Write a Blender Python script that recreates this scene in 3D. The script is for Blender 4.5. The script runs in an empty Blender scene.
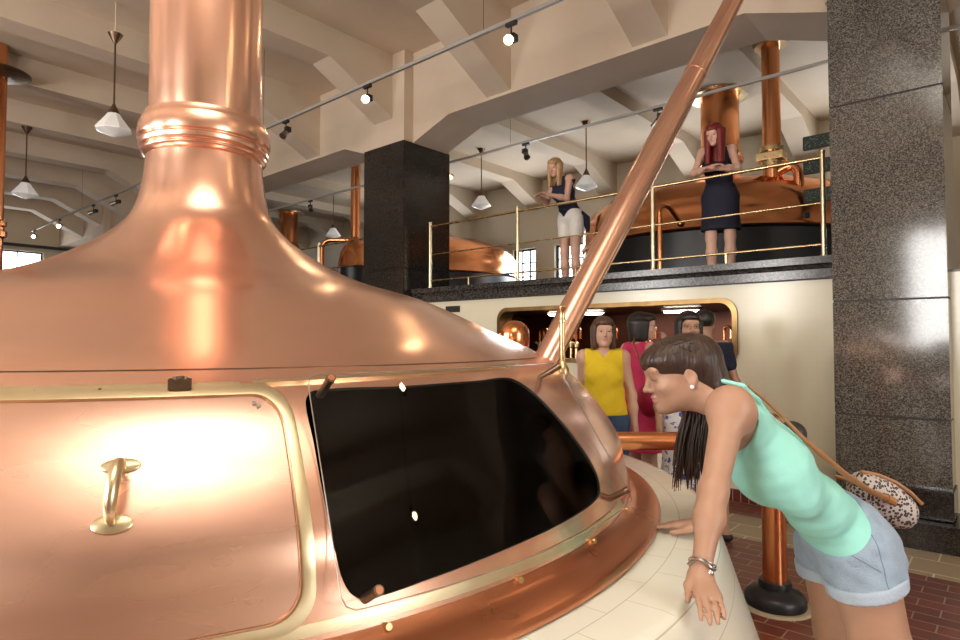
import bpy, bmesh, math, random
import numpy as np
from mathutils import Vector, Matrix
random.seed(7); np.random.seed(7)
sc = bpy.context.scene
COL = sc.collection
PI = math.pi

# ------------------------------------------------------------------ camera
FPX, CH = 612.0, 1.55
PITCH, YAW = math.atan(21/612.0), math.radians(41.25)
cam_d = bpy.data.cameras.new('camera'); cam = bpy.data.objects.new('camera', cam_d); COL.objects.link(cam)
cam_d.sensor_width = 36; cam_d.lens = 36*FPX/960; cam_d.clip_start = .05; cam_d.clip_end = 200
cam.location = (0, 0, CH); cam.rotation_euler = (PI/2+PITCH, 0, YAW)
sc.camera = cam
RIGHT = np.array([math.cos(YAW), math.sin(YAW), 0]); FWD = np.array([-math.sin(YAW), math.cos(YAW), 0]); UPZ = np.array([0, 0, 1.])
CF = FWD*math.cos(PITCH)+UPZ*math.sin(PITCH); CU = -FWD*math.sin(PITCH)+UPZ*math.cos(PITCH)
CAM = np.array([0, 0, CH])
def D(px, py, z):
    "world point seen at a pixel at a given depth"
    return CAM+(CF+RIGHT*(px-480)/FPX-CU*(py-320)/FPX)*z
def RF(r, f, z):
    return RIGHT*r+FWD*f+UPZ*z
def toRF(p):
    p = np.asarray(p, float); return np.array([p@RIGHT, p@FWD, p[2]])

# ------------------------------------------------------------------ world, lights, exposure
vs = sc.view_settings; vs.view_transform = 'Standard'; vs.look = 'None'; vs.gamma = 1; vs.use_curve_mapping = False
vs.exposure = 0.6
sc.cycles.max_bounces = 7; sc.cycles.diffuse_bounces = 4; sc.cycles.glossy_bounces = 4; sc.cycles.transparent_max_bounces = 12
sc.cycles.sample_clamp_indirect = 6; sc.cycles.caustics_reflective = False; sc.cycles.caustics_refractive = False
w = bpy.data.worlds.new('world'); sc.world = w; w.use_nodes = True
w.node_tree.nodes['Background'].inputs[0].default_value = (.75, .87, 1, 1); w.node_tree.nodes['Background'].inputs[1].default_value = 1.5
def area(name, loc, rot, sx, sy, power, color=(1, 1, 1)):
    l = bpy.data.lights.new(name, 'AREA'); l.shape = 'RECTANGLE'; l.size = sx; l.size_y = sy; l.energy = power; l.color = color
    o = bpy.data.objects.new(name, l); COL.objects.link(o); o.location = loc; o.rotation_euler = rot; return o
# added fill lights at unseen windows behind the photographer (wall_back) and beside (wall_right)
for i, x in enumerate((-8.2, -4.6, -1.0)):
    area('window_daylight', (x, -4.9, 2.7), (PI/2, 0, 0), 1.5, 2.5, 130, (1, .96, .9))
for i, y in enumerate((1.6,)):
    area('window_daylight', (4.9, y, 2.7), (PI/2, 0, PI/2), 1.5, 2.5, 60, (1, .96, .9))
for x in (-12.0, -8.6, -5.0, -1.8):
    area('window_daylight', (x, 12.4, 3.6), (-PI/2, 0, 0), 1.5, 1.5, 55, (.95, .98, 1))
# the photographer's flash, bounced off the ceiling
fl = bpy.data.lights.new('bounced_flash', 'SPOT'); fl.energy = 4200; fl.color = (.80, .90, 1); fl.spot_size = math.radians(62); fl.spot_blend = 1; fl.shadow_soft_size = .03
flo = bpy.data.objects.new('bounced_flash', fl); COL.objects.link(flo); flo.location = (-.165, -.145, 1.86)
flo.rotation_euler = Vector((-.10, .02, -1)).to_track_quat('Z', 'Y').to_euler()
# pendants and spots add their own lamps further down

# ------------------------------------------------------------------ materials
def mat(name, color, rough=.5, metal=0, noise=0, nscale=8, ncol=None, bump=0, bscale=40, rnoise=0, spec=None, coat=0, stretch=None, emit=0):
    m = bpy.data.materials.new(name); m.use_nodes = True
    nt = m.node_tree; b = nt.nodes['Principled BSDF']
    b.inputs['Base Color'].default_value = (*color, 1); b.inputs['Roughness'].default_value = rough; b.inputs['Metallic'].default_value = metal
    if spec is not None: b.inputs['Specular IOR Level'].default_value = spec
    if coat: b.inputs['Coat Weight'].default_value = coat; b.inputs['Coat Roughness'].default_value = .05
    if emit: b.inputs['Emission Color'].default_value = (*color, 1); b.inputs['Emission Strength'].default_value = emit
    tc = nt.nodes.new('ShaderNodeTexCoord'); mp = nt.nodes.new('ShaderNodeMapping'); nt.links.new(tc.outputs['Object'], mp.inputs[0])
    if stretch: mp.inputs['Scale'].default_value = stretch
    if noise:
        n = nt.nodes.new('ShaderNodeTexNoise'); n.inputs['Scale'].default_value = nscale; n.inputs['Detail'].default_value = 2.5 if metal else 5; n.inputs['Roughness'].default_value = .5 if metal else .6
        nt.links.new(mp.outputs[0], n.inputs['Vector'])
        r = nt.nodes.new('ShaderNodeValToRGB'); r.color_ramp.elements[0].position = .5-.25; r.color_ramp.elements[1].position = .5+.25
        c2 = ncol or tuple(c*(1-noise) for c in color)
        r.color_ramp.elements[0].color = (*c2, 1); r.color_ramp.elements[1].color = (*color, 1)
        nt.links.new(n.outputs[0], r.inputs[0]); nt.links.new(r.outputs[0], b.inputs['Base Color'])
        if rnoise:
            mr = nt.nodes.new('ShaderNodeMapRange'); mr.inputs['From Min'].default_value = .3; mr.inputs['From Max'].default_value = .7
            mr.inputs['To Min'].default_value = rough+rnoise; mr.inputs['To Max'].default_value = rough-rnoise*.4
            nt.links.new(n.outputs[0], mr.inputs[0]); nt.links.new(mr.outputs[0], b.inputs['Roughness'])
    if bump:
        n = nt.nodes.new('ShaderNodeTexNoise'); n.inputs['Scale'].default_value = bscale; n.inputs['Detail'].default_value = 3
        nt.links.new(mp.outputs[0], n.inputs['Vector'])
        bp = nt.nodes.new('ShaderNodeBump'); bp.inputs['Strength'].default_value = bump; bp.inputs['Distance'].default_value = .01
        nt.links.new(n.outputs[0], bp.inputs['Height']); nt.links.new(bp.outputs[0], b.inputs['Normal'])
    return m
COPPER = mat('polished_copper', (.95, .60, .45), .21, .9, 1, 2.2, ncol=(.88, .50, .36), rnoise=.05, bump=.02, bscale=3, stretch=(1, 1, 2.6))
COPPER_DOOR = mat('scoured_copper_door', (.93, .64, .52), .25, .95, 1, 3.0, ncol=(.74, .44, .33), rnoise=.06, stretch=(1, 1, 3.5))
COPPER_RIM = mat('reddish_copper', (.72, .30, .16), .28, .95, 1, 4, ncol=(.62, .25, .13), rnoise=.06, bump=.03, bscale=8)
COPPER_FAR = mat('warm_copper', (.95, .43, .20), .2, 1, 1, 3, ncol=(.82, .31, .13), rnoise=.06, bump=.05, bscale=5)
COPPER_DK = mat('dark_copper', (.55, .2, .09), .3, 1, 1, 6, ncol=(.4, .13, .06), bump=.12, bscale=12)
BRASS = mat('brass', (.80, .62, .34), .25, 1, 1, 6, ncol=(.62, .46, .24), rnoise=.08)
BRASS_PALE = mat('pale_brass', (.84, .74, .50), .3, 1, 1, 9, ncol=(.62, .52, .32), rnoise=.08, bump=.05, bscale=10)
BRONZE = mat('dark_bronze', (.22, .15, .10), .35, .9, .4, 20)
STEEL = mat('grey_steel', (.45, .43, .4), .35, 1, .3, 20)
BLACK = mat('black_enamel', (.012, .014, .018), .38)
BLACKM = mat('matt_black', (.02, .018, .016), .5)
DKGLASS = mat('dark_window_glass', (.003, .003, .004), .02, spec=.3)
CEIL = mat('beige_ceiling_paint', (.70, .57, .43), .75, 0, .12, 1.2)
WALLP = mat('cream_wall_paint', (.72, .62, .47), .7, 0, .08, 1)
WHITE = mat('white_plaster', (.85, .82, .74), .55)
EMIT_SKY = mat('daylight_window_pane', (.9, .95, 1), .1, emit=4)
EMIT_LAMP = mat('lit_bulb', (1, .78, .5), .3, emit=30)
EMIT_TUBE = mat('lit_strip_light', (1, .93, .75), .3, emit=7)
OPAL = mat('opal_glass', (.82, .80, .76), .18, emit=.12)
DARKRED = mat('dark_red_copper_lining', (.20, .05, .02), .35, .4, .5, 4)

def granite(name, base, speck, rough, scale=90):
    m = mat(name, base, rough, spec=.6); nt = m.node_tree; b = nt.nodes['Principled BSDF']
    tc = nt.nodes.new('ShaderNodeTexCoord')
    v = nt.nodes.new('ShaderNodeTexVoronoi'); v.inputs['Scale'].default_value = scale
    n = nt.nodes.new('ShaderNodeTexNoise'); n.inputs['Scale'].default_value = scale*1.3; n.inputs['Detail'].default_value = 4
    for x in (v, n): nt.links.new(tc.outputs['Object'], x.inputs['Vector'])
    mx = nt.nodes.new('ShaderNodeMath'); mx.operation = 'MULTIPLY'
    sp = nt.nodes.new('ShaderNodeSeparateColor'); nt.links.new(v.outputs['Color'], sp.inputs[0])
    nt.links.new(sp.outputs[0], mx.inputs[0]); nt.links.new(n.outputs[0], mx.inputs[1])
    r = nt.nodes.new('ShaderNodeValToRGB'); r.color_ramp.elements[0].position = .12; r.color_ramp.elements[1].position = .55
    r.color_ramp.elements[0].color = (*base, 1); r.color_ramp.elements[1].color = (*speck, 1)
    nt.links.new(mx.outputs[0], r.inputs[0]); nt.links.new(r.outputs[0], b.inputs['Base Color'])
    return m
GRAN = granite('polished_grey_granite', (.035, .031, .027), (.27, .245, .21), .10, 150)
GRAN_DK = granite('dark_granite', (.012, .010, .009), (.05, .042, .035), .16, 90)
LEDGE = granite('ledge_granite', (.022, .02, .019), (.10, .093, .085), .2, 60)

def tiles(name, c1, c2, mortar, sx, sy, rough, axes='XY', msize=.02, rot=0, offset=.5, scale=1, bump=.2, band=None):
    m = mat(name, c1, rough); nt = m.node_tree; b = nt.nodes['Principled BSDF']
    tc = nt.nodes.new('ShaderNodeTexCoord'); sep = nt.nodes.new('ShaderNodeSeparateXYZ'); cb = nt.nodes.new('ShaderNodeCombineXYZ')
    nt.links.new(tc.outputs['Object'], sep.inputs[0])
    nt.links.new(sep.outputs[axes[0]], cb.inputs[0]); nt.links.new(sep.outputs[axes[1]], cb.inputs[1])
    br = nt.nodes.new('ShaderNodeTexBrick'); br.offset = offset
    mp = nt.nodes.new('ShaderNodeMapping'); mp.inputs['Rotation'].default_value = (0, 0, rot)
    nt.links.new(cb.outputs[0], mp.inputs[0]); nt.links.new(mp.outputs[0], br.inputs['Vector'])
    br.inputs['Color1'].default_value = (*c1, 1); br.inputs['Color2'].default_value = (*c2, 1); br.inputs['Mortar'].default_value = (*mortar, 1)
    br.inputs['Scale'].default_value = scale; br.inputs['Mortar Size'].default_value = msize; br.inputs['Brick Width'].default_value = sx; br.inputs['Row Height'].default_value = sy
    br.inputs['Mortar Smooth'].default_value = .1
    out = br.outputs['Color']
    if band:
        br2 = nt.nodes.new('ShaderNodeTexBrick'); br2.offset = .5; nt.links.new(cb.outputs[0], br2.inputs['Vector'])
        br2.inputs['Color1'].default_value = (*band[0], 1); br2.inputs['Color2'].default_value = (*[x*.85 for x in band[0]], 1); br2.inputs['Mortar'].default_value = (.75, .68, .55, 1)
        br2.inputs['Brick Width'].default_value = .3; br2.inputs['Row Height'].default_value = .3; br2.inputs['Mortar Size'].default_value = .006; br2.inputs['Scale'].default_value = 1
        mth = []
        for lo, hi in band[1]:
            a = nt.nodes.new('ShaderNodeMath'); a.operation = 'GREATER_THAN'; a.inputs[1].default_value = lo; nt.links.new(sep.outputs['Y'], a.inputs[0])
            c = nt.nodes.new('ShaderNodeMath'); c.operation = 'LESS_THAN'; c.inputs[1].default_value = hi; nt.links.new(sep.outputs['Y'], c.inputs[0])
            d = nt.nodes.new('ShaderNodeMath'); d.operation = 'MULTIPLY'; nt.links.new(a.outputs[0], d.inputs[0]); nt.links.new(c.outputs[0], d.inputs[1]); mth.append(d)
        mix = nt.nodes.new('ShaderNodeMix'); mix.data_type = 'RGBA'
        nt.links.new(mth[0].outputs[0], mix.inputs[0]); nt.links.new(out, mix.inputs[6]); nt.links.new(br2.outputs['Color'], mix.inputs[7]); out = mix.outputs[2]
    nt.links.new(out, b.inputs['Base Color'])
    if bump:
        bp = nt.nodes.new('ShaderNodeBump'); bp.inputs['Strength'].default_value = bump; bp.inputs['Distance'].default_value = .003; bp.invert = True
        nt.links.new(br.outputs['Fac'], bp.inputs['Height']); nt.links.new(bp.outputs[0], b.inputs['Normal'])
    return m
FLOOR = tiles('red_quarry_tiles', (.20, .042, .022), (.13, .03, .018), (.35, .25, .17), .24, .12, .3, msize=.004, band=((.42, .33, .21), [(5.02, 5.68)]))
SKIRT = tiles('red_skirting_tiles', (.17, .03, .018), (.12, .022, .014), (.45, .35, .28), .075, .5, .25, axes='XZ', msize=.003, offset=0)
WTILE = tiles('cream_glazed_wall_tiles', (.82, .76, .57), (.81, .75, .56), (.76, .70, .52), .15, .15, .2, axes='XZ', msize=.0012, offset=0, bump=.05)

# ------------------------------------------------------------------ mesh helpers
def world_org(parent):
    return Vector(parent['_o']) if parent is not None and '_o' in parent else Vector((0, 0, 0))
class MB:
    def __init__(s): s.bm = bmesh.new()
    def box(s, c, size, rotz=0, bevel=0):
        r = bmesh.ops.create_cube(s.bm, size=1); vs_ = r['verts']
        bmesh.ops.scale(s.bm, vec=size, verts=vs_)
        if bevel:
            es = list({e for v in vs_ for e in v.link_edges}); rr = bmesh.ops.bevel(s.bm, geom=es, offset=bevel, segments=2, affect='EDGES'); vs_ = list({v for f in rr['faces'] for v in f.verts} | {v for v in vs_ if v.is_valid})
        if rotz: bmesh.ops.rotate(s.bm, matrix=Matrix.Rotation(rotz, 3, 'Z'), verts=vs_)
        bmesh.ops.translate(s.bm, vec=c, verts=vs_); return s
    def cyl(s, p0, p1, r0, r1=None, seg=20, caps=True):
        r1 = r0 if r1 is None else r1
        return s.tube([p0, p1], [r0, r1], seg, caps)
    def tube(s, pts, rad, seg=14, caps=True):
        pts = [Vector(p) for p in pts]; n = len(pts)
        rad = [rad]*n if not hasattr(rad, '__len__') else rad
        T = [(pts[min(i+1, n-1)]-pts[max(i-1, 0)]).normalized() for i in range(n)]
        a = Vector((0, 0, 1)) if abs(T[0].z) < .9 else Vector((1, 0, 0)); N = (a-a.dot(T[0])*T[0]).normalized()
        rings = []
        for i in range(n):
            N = (N-N.dot(T[i])*T[i]).normalized(); B = T[i].cross(N)
            rings.append([s.bm.verts.new(pts[i]+(N*math.cos(2*PI*k/seg)+B*math.sin(2*PI*k/seg))*rad[i]) for k in range(seg)])
        for i in range(n-1):
            for k in range(seg): s.bm.faces.new((rings[i][k], rings[i][(k+1) % seg], rings[i+1][(k+1) % seg], rings[i+1][k]))
        if caps: s.bm.faces.new(rings[0][::-1]); s.bm.faces.new(rings[-1])
        return s
    def lathe(s, prof, c=(0, 0, 0), seg=64, close=False):
        c = Vector(c); rings = []
        for r, z in prof:
            if r < 1e-5: rings.append([s.bm.verts.new(c+Vector((0, 0, z)))])
            else: rings.append([s.bm.verts.new(c+Vector((r*math.cos(2*PI*k/seg), r*math.sin(2*PI*k/seg), z))) for k in range(seg)])
        prs = list(zip(rings[:-1], rings[1:]))+([(rings[-1], rings[0])] if close else [])
        for a, b in prs:
            for k in range(seg):
                k2 = (k+1) % seg
                if len(a) == 1 and len(b) == 1: break
                if len(a) == 1: s.bm.faces.new((a[0], b[k], b[k2]))
                elif len(b) == 1: s.bm.faces.new((a[k], b[0], a[k2]))
                else: s.bm.faces.new((a[k], b[k], b[k2], a[k2]))
        return s
    def prism(s, poly, axis, a, b):
        "poly: 2-D points in the plane across axis (x: (y,z)  y: (x,z)  z: (x,y)), swept from a to b"
        f = {'x': lambda p, t: (t, p[0], p[1]), 'y': lambda p, t: (p[0], t, p[1]), 'z': lambda p, t: (p[0], p[1], t)}[axis]
        A = [s.bm.verts.new(f(p, a)) for p in poly]; B = [s.bm.verts.new(f(p, b)) for p in poly]; n = len(poly)
        s.bm.faces.new(A); s.bm.faces.new(B[::-1])
        for i in range(n): s.bm.faces.new((A[i], B[i], B[(i+1) % n], A[(i+1) % n]))
        return s
    def sphere(s, c, r, sc_=(1, 1, 1), seg=20):
        rr = bmesh.ops.create_uvsphere(s.bm, u_segments=seg, v_segments=max(8, seg*2//3), radius=r)['verts']
        bmesh.ops.scale(s.bm, vec=sc_, verts=rr); bmesh.ops.translate(s.bm, vec=c, verts=rr); return s
    def build(s, name, m, parent=None, smooth=True, ang=35, recalc=True):
        if recalc: bmesh.ops.recalc_face_normals(s.bm, faces=s.bm.faces)
        me = bpy.data.meshes.new(name)
        if parent is not None: bmesh.ops.translate(s.bm, vec=-world_org(parent), verts=s.bm.verts)
        s.bm.to_mesh(me); s.bm.free(); me.materials.append(m)
        if smooth:
            me.shade_smooth()
            try: me.set_sharp_from_angle(angle=math.radians(ang))
            except Exception: pass
        return link(name, me, parent)
def link(name, me, parent=None):
    o = bpy.data.objects.new(name, me); COL.objects.link(o)
    if parent is not None:
        o.parent = parent
        if '_o' in parent: o['_o'] = list(parent['_o'])
    return o
def tag(o, label, cat, group=None, kind=None):
    o['label'] = label; o['category'] = cat
    if group: o['group'] = group
    if kind: o['kind'] = kind
    return o
def thing(name, loc, label, cat, group=None):
    o = bpy.data.objects.new(name, None); COL.objects.link(o); o.location = loc; o['_o'] = [float(x) for x in loc]; o.empty_display_size = .1
    return tag(o, label, cat, group)
def struct(name, mb, m, smooth=False, parent=None):
    o = mb.build(name, m, parent, smooth=smooth); o['kind'] = 'structure'; return o
def copy_tree(o, loc, label, parent=None):
    c = o.copy(); COL.objects.link(c)
    if parent is None: c.location = loc; c['label'] = label
    else: c.parent = parent
    for ch in [x for x in bpy.data.objects if x.parent == o]: copy_tree(ch, None, None, c)
    return c
def bezier(p0, p1, p2, p3, n=12):
    p0, p1, p2, p3 = map(Vector, (p0, p1, p2, p3))
    return [p0*(1-t)**3+3*p1*t*(1-t)**2+3*p2*t*t*(1-t)+p3*t**3 for t in [i/n for i in range(n+1)]]
def elbow(pts, r, n=6):
    "polyline with rounded corners"
    pts = [Vector(p) for p in pts]; out = [pts[0]]
    for i in range(1, len(pts)-1):
        a = pts[i]+(pts[i-1]-pts[i]).normalized()*r; b = pts[i]+(pts[i+1]-pts[i]).normalized()*r
        out += [a*(1-t)**2+pts[i]*2*t*(1-t)+b*t*t for t in [k/n for k in range(n+1)]]
    return out+[pts[-1]]

# ------------------------------------------------------------------ the setting
XL, XR, YB, YW, YG, ZC, ZG = -24.0, 5.0, -5.0, 6.12, 12.6, 5.78, 2.12
struct('floor', MB().box(((XL+XR)/2, (YB+9)/2, -.05), (XR-XL+.4, 9-YB, .1)), FLOOR)
struct('ceiling', MB().box(((XL+XR)/2, (YB+YG)/2, ZC+.1), (XR-XL+.4, YG-YB+.6, .2)), CEIL)
def wall_with_holes(name, axis, at, th, lo, hi, z0, z1, holes, m):
    "wall across x or y made of strips round rectangular holes (a, b, zlo, zhi)"
    mb = MB(); cur = lo
    def seg(a, b, za, zb):
        if b-a < 1e-4 or zb-za < 1e-4: return
        if axis == 'y': mb.box(((a+b)/2, at, (za+zb)/2), (b-a, th, zb-za))
        else: mb.box((at, (a+b)/2, (za+zb)/2), (th, b-a, zb-za))
    for a, b, za, zb in sorted(holes):
        seg(cur, a, z0, z1); seg(a, b, z0, za); seg(a, b, zb, z1); cur = b
    seg(cur, hi, z0, z1)
    return struct(name, mb, m)
wid = [0]
def window(axis, at, a, b, za, zb, nx=3, nz=4, frame=None, side=1):
    wid[0] += 1
    f = MB(); t = .05
    def bar(a0, a1, z0, z1, d=.06):
        if axis == 'y': f.box(((a0+a1)/2, at, (z0+z1)/2), (a1-a0, d, z1-z0))
        else: f.box((at, (a0+a1)/2, (z0+z1)/2), (d, a1-a0, z1-z0))
    bar(a, a+t, za, zb); bar(b-t, b, za, zb); bar(a+t, b-t, za, za+t); bar(a+t, b-t, zb-t, zb)
    for i in range(1, nx): x = a+(b-a)*i/nx; bar(x-.015, x+.015, za+t, zb-t, .04)
    for i in range(1, nz): z = za+(zb-za)*i/nz; bar(a+t, b-t, z-.015, z+.015, .03)
    o = struct('window_%d' % wid[0], f, frame or BLACKM)
    p = MB()
    if axis == 'y': p.box(((a+b)/2, at+side*.04, (za+zb)/2), (b-a, .01, zb-za))
    else: p.box((at+side*.04, (a+b)/2, (za+zb)/2), (.01, b-a, zb-za))
    g = p.build('pane', EMIT_SKY, o, smooth=False)
    return o
bw = [(x-.8, x+.8, 1.4, 4.0) for x in (-8.2, -4.6, -1.0)]
wall_with_holes('wall_back', 'y', YB-.1, .2, XL, XR, 0, ZC, bw, WALLP)
for h in bw: window('y', YB-.12, *h, side=-1)
rw = [(.8, 2.4, 1.4, 4.0)]
wall_with_holes('wall_right', 'x', XR+.1, .2, YB, YG, 0, ZC, rw, WALLP)
for h in rw: window('x', XR+.12, *h, side=1)
lw = [(2.9, 5.6, 2.0, 4.45), (7.6, 9.6, 2.6, 4.45)]
wall_with_holes('wall_left', 'x', XL-.1, .2, YB, YG, 0, ZC, lw, WALLP)
for h in lw: window('x', XL-.12, *h, nx=4, nz=4, side=-1)
struct('trim_1', MB().box((XL+.06, 4.0, 4.62), (.1, 9, .09)), BLACKM)
gw = [(-12.8, -11.2, 2.7, 4.0), (-9.91, -9.17, 2.5, 3.93), (-8.59, -7.79, 2.5, 3.93), (-2.6, -1.0, 2.7, 4.0)]
wall_with_holes('wall_gallery', 'y', YG+.1, .2, XL, XR, ZG, ZC, gw, WALLP)
for h in gw: window('y', YG+.12, *h, side=1)

# wall under the gallery with the rounded opening onto the tap room
HX0, HX1, HZ0, HZ1, HR = -5.02, -2.07, 1.33, 1.94, .13
def rrect(x0, x1, z0, z1, r, n=6):
    pts = []
    for cx, cz, a0 in ((x1-r, z1-r, 0), (x0+r, z1-r, 90), (x0+r, z0+r, 180), (x1-r, z0+r, 270)):
        for i in range(n+1):
            a = math.radians(a0+90*i/n); pts.append((cx+r*math.cos(a), cz+r*math.sin(a)))
    return pts
mb = MB()
def wbox(a, b, z0, z1): mb.box(((a+b)/2, YW+.1, (z0+z1)/2), (b-a, .2, z1-z0))
wbox(XL, HX0, .12, 2.1); wbox(HX1, XR, .12, 2.1); wbox(HX0, HX1, .12, HZ0); wbox(HX0, HX1, HZ1, 2.1)
for cx, cz, sx, sz in ((HX0, HZ0, 1, 1), (HX1, HZ0, -1, 1), (HX0, HZ1, 1, -1), (HX1, HZ1, -1, -1)):   # rounded corner fillets
    poly = [(cx, cz)]+[(cx+sx*HR*(1-math.sin(a)), cz+sz*HR*(1-math.cos(a))) for a in [math.radians(90*i/6) for i in range(7)]]
    mb.prism(poly, 'y', YW, YW+.2)
struct('wall_front', mb, WTILE)
struct('baseboard_front', MB().box(((XL+XR)/2, YW+.09, .06), (XR-XL, .22, .12)), SKIRT)
fr = MB(); A_ = rrect(HX0-.035, HX1+.035, HZ0-.035, HZ1+.035, HR+.03, 8); B_ = rrect(HX0+.012, HX1-.012, HZ0+.012, HZ1-.012, HR, 8)
n = len(A_)
va = [[fr.bm.verts.new((p[0], y, p[1])) for p in L] for L, y in ((A_, YW-.001), (A_, YW-.025), (B_, YW-.03), (B_, YW+.22))]
for r in range(3):
    for i in range(n): fr.bm.faces.new((va[r][i], va[r][(i+1) % n], va[r+1][(i+1) % n], va[r+1][i]))
struct('trim_2', fr, mat('aged_brass', (.45, .28, .12), .35, 1, .4, 8), smooth=True)
# tap room behind the opening
rm = MB(); x0, x1, y0, y1, z0, z1 = -6.5, -1.4, YW+.2, 8.6, 0, 2.1
rm.box(((x0+x1)/2, y1+.05, .99), (x1-x0, .1, 1.98)); rm.box((x0-.05, (y0+y1)/2, .99), (.1, y1-y0, 1.98)); rm.box((x1+.05, (y0+y1)/2, .99), (.1, y1-y0, 1.98))
struct('wall_tap_room', rm, DARKRED)
# gallery slab, ledge, ceiling beams
struct('ceiling_gallery', MB().box(((XL+XR)/2, (6.73+YG)/2, 5.70), (XR-XL, YG-6.73, .16)), CEIL)
FLOORG = mat('dark_gallery_floor', (.10, .07, .05), .3)
struct('floor_gallery', MB().box(((XL+XR)/2, (YW+.02+YG)/2, ZG-.06), (XR-XL, YG-YW, .12)), FLOORG)
struct('trim_3', MB().prism([(6.0, 2.30), (6.0, 2.235), (6.03, 2.22), (6.05, 2.19), (6.05, 2.11), (6.10, 2.11), (6.26, 2.121), (6.26, 2.30)], 'x', -6.85, -.9).prism([(6.0, 2.30), (6.0, 2.235), (6.03, 2.22), (6.05, 2.19), (6.05, 2.11), (6.10, 2.11), (6.26, 2.121), (6.26, 2.30)], 'x', XL, -7.4), LEDGE)
COLX = [-.78, -7.05, -13.32, -19.59]
# long main beam with haunches at the columns
YBM0, YBM1, ZB = 6.02, 6.72, 4.70
pts = [(XR, ZB)]
for cx in COLX:
    hw = .40 if cx > -1 else .47
    pts += [(cx+hw+.72, ZB), (cx+hw, 4.45), (cx-hw, 4.45), (cx-hw-.72, ZB)]
pts += [(XL, ZB), (XL, ZC), (XR, ZC)]
struct('trim_4', MB().prism(pts, 'y', YBM0, YBM1), CEIL)
tr = 5
for cx in COLX:
    struct('trim_%d' % tr, MB().box((cx, 6.32, (4.46+ZC)/2), (.92 if cx < -1 else .8, .94, ZC-4.46)), CEIL); tr += 1
# joists across the hall and the gallery, each with haunched ends
k = -3
for k in range(-2, 12):
    x = -.78-2.09*k; hw = .2
    p = [(YB, 4.9), (YB+1.1, 5.38), (4.75, 5.38), (YBM0, 4.74), (YBM0, ZC), (YB, ZC)]
    if x < XR-.3 and x > XL+.3:
        struct('trim_%d' % tr, MB().prism(p, 'x', x-hw, x+hw), CEIL); tr += 1
        p = [(YBM1, 4.78), (YBM1+1.2, 5.40), (YG-1.2, 5.40), (YG, 4.9), (YG, ZC), (YBM1, ZC)]
        struct('trim_%d' % tr, MB().prism(p, 'x', x-hw, x+hw), CEIL); tr += 1

# granite columns
def column(cx, hw, y0, y1, m, label, joints, plinth=True, top=4.46):
    t = thing('granite_column', (cx, (y0+y1)/2, 0), label, 'column')
    b = MB(); z = 0
    for j in list(joints)+[top]:
        b.box((cx, (y0+y1)/2, (z+j)/2), (hw*2, y1-y0, j-z-.004), bevel=.006); z = j
    b.build('shaft', m, t, ang=30)
    MB().box((cx, (y0+y1)/2, top/2), (hw*2-.012, y1-y0-.012, top-.02)).build('joint_filling', BLACKM, t, smooth=False)
    if plinth:
        q = MB()
        q.prism(rrect(cx-hw-.16, cx+hw+.16, y0-.19, y1+.19, .14), 'z', 0, .2); q.build('plinth', GRAN_DK, t, ang=50)
        MB().box((cx+.06, (y0+y1)/2, .32), (hw*2-.1, y1-y0+.14, .22), bevel=.01).build('plinth_block', GRAN_DK, t)
    return t
column(-.77, .385, 5.80, 6.7, GRAN, 'tall polished grey granite pillar filling the right edge of the hall', (.95, 1.88, 3.52), top=4.46)
# the shaft of the near pillar runs on up to the ceiling
MBp = MB().box((-.77, 6.25, 5.12), (.77, .9, 1.32), bevel=.006)
o = MBp.build('granite_capping', GRAN); tag(o, 'top slab of polished grey granite above the right pillar, against the ceiling', 'cladding')
column(-7.05, .46, 5.85, 6.80, GRAN_DK, 'black granite column behind the copper dome, left of the gallery railing', (1.2, 2.6))
for i, cx in enumerate(COLX[2:]):
    column(cx, .46, 5.85, 6.80, GRAN_DK, ['black granite column hidden behind the neck of the big kettle', 'farthest black granite column behind the left flank of the kettle dome'][i], (1.2, 2.6))

# ------------------------------------------------------------------ the big brewing kettle
KA = Vector((-2.4587, 1.1157, 0))
_PR = [0.212, 0.206, 0.217, 0.255, 0.277, 0.413, 0.617, 0.9, 1.151, 1.325, 1.495, 1.623, 1.645, 1.664]
_PH = [1.482, 0.905, 0.63, 0.546, 0.484, 0.348, 0.239, 0.157, 0.041, -0.037, -0.15, -0.323, -0.416, -0.501]
_P = np.stack([_PR, np.array(_PH)+CH], 1)
# gentle smoothing of the knots, then a fine spline
_K = _P[2:].copy()
def catmull(P, n=24):
    P = np.vstack([2*P[0]-P[1], P, 2*P[-1]-P[-2]]); out = []
    for i in range(1, len(P)-2):
        t = np.linspace(0, 1, n, endpoint=False)[:, None]; a, b, c, d = P[i-1], P[i], P[i+1], P[i+2]
        out.append(.5*(2*b+(c-a)*t+(2*a-5*b+4*c-d)*t**2+(-a+3*b-3*c+d)*t**3))
    return np.vstack(out+[P[-2][None]])
_K[0] = (.221, 2.215); _K[1] = (.240, 2.10); _K[2] = (.285, 2.005); _K = np.vstack([[.216, 2.28], _K])
PROF = catmull(_K)
for _ in range(60): PROF[1:-1] = PROF[1:-1]*.5+(PROF[:-2]+PROF[2:])*.25
_arc = np.concatenate([[0], np.cumsum(np.hypot(*np.diff(PROF, axis=0).T))])
_u = np.linspace(0, _arc[-1], 400); PROF = np.stack([np.interp(_u, _arc, PROF[:, 0]), np.interp(_u, _arc, PROF[:, 1])], 1)
_T = np.gradient(PROF, axis=0); _N = np.stack([-_T[:, 1], _T[:, 0]], 1); _N /= np.linalg.norm(_N, axis=1)[:, None]
_zz = PROF[::-1, 1]
def kr(z): return np.interp(z, _zz, PROF[::-1, 0]), np.interp(z, _zz, _N[::-1, 0]), np.interp(z, _zz, _N[::-1, 1])
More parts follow.
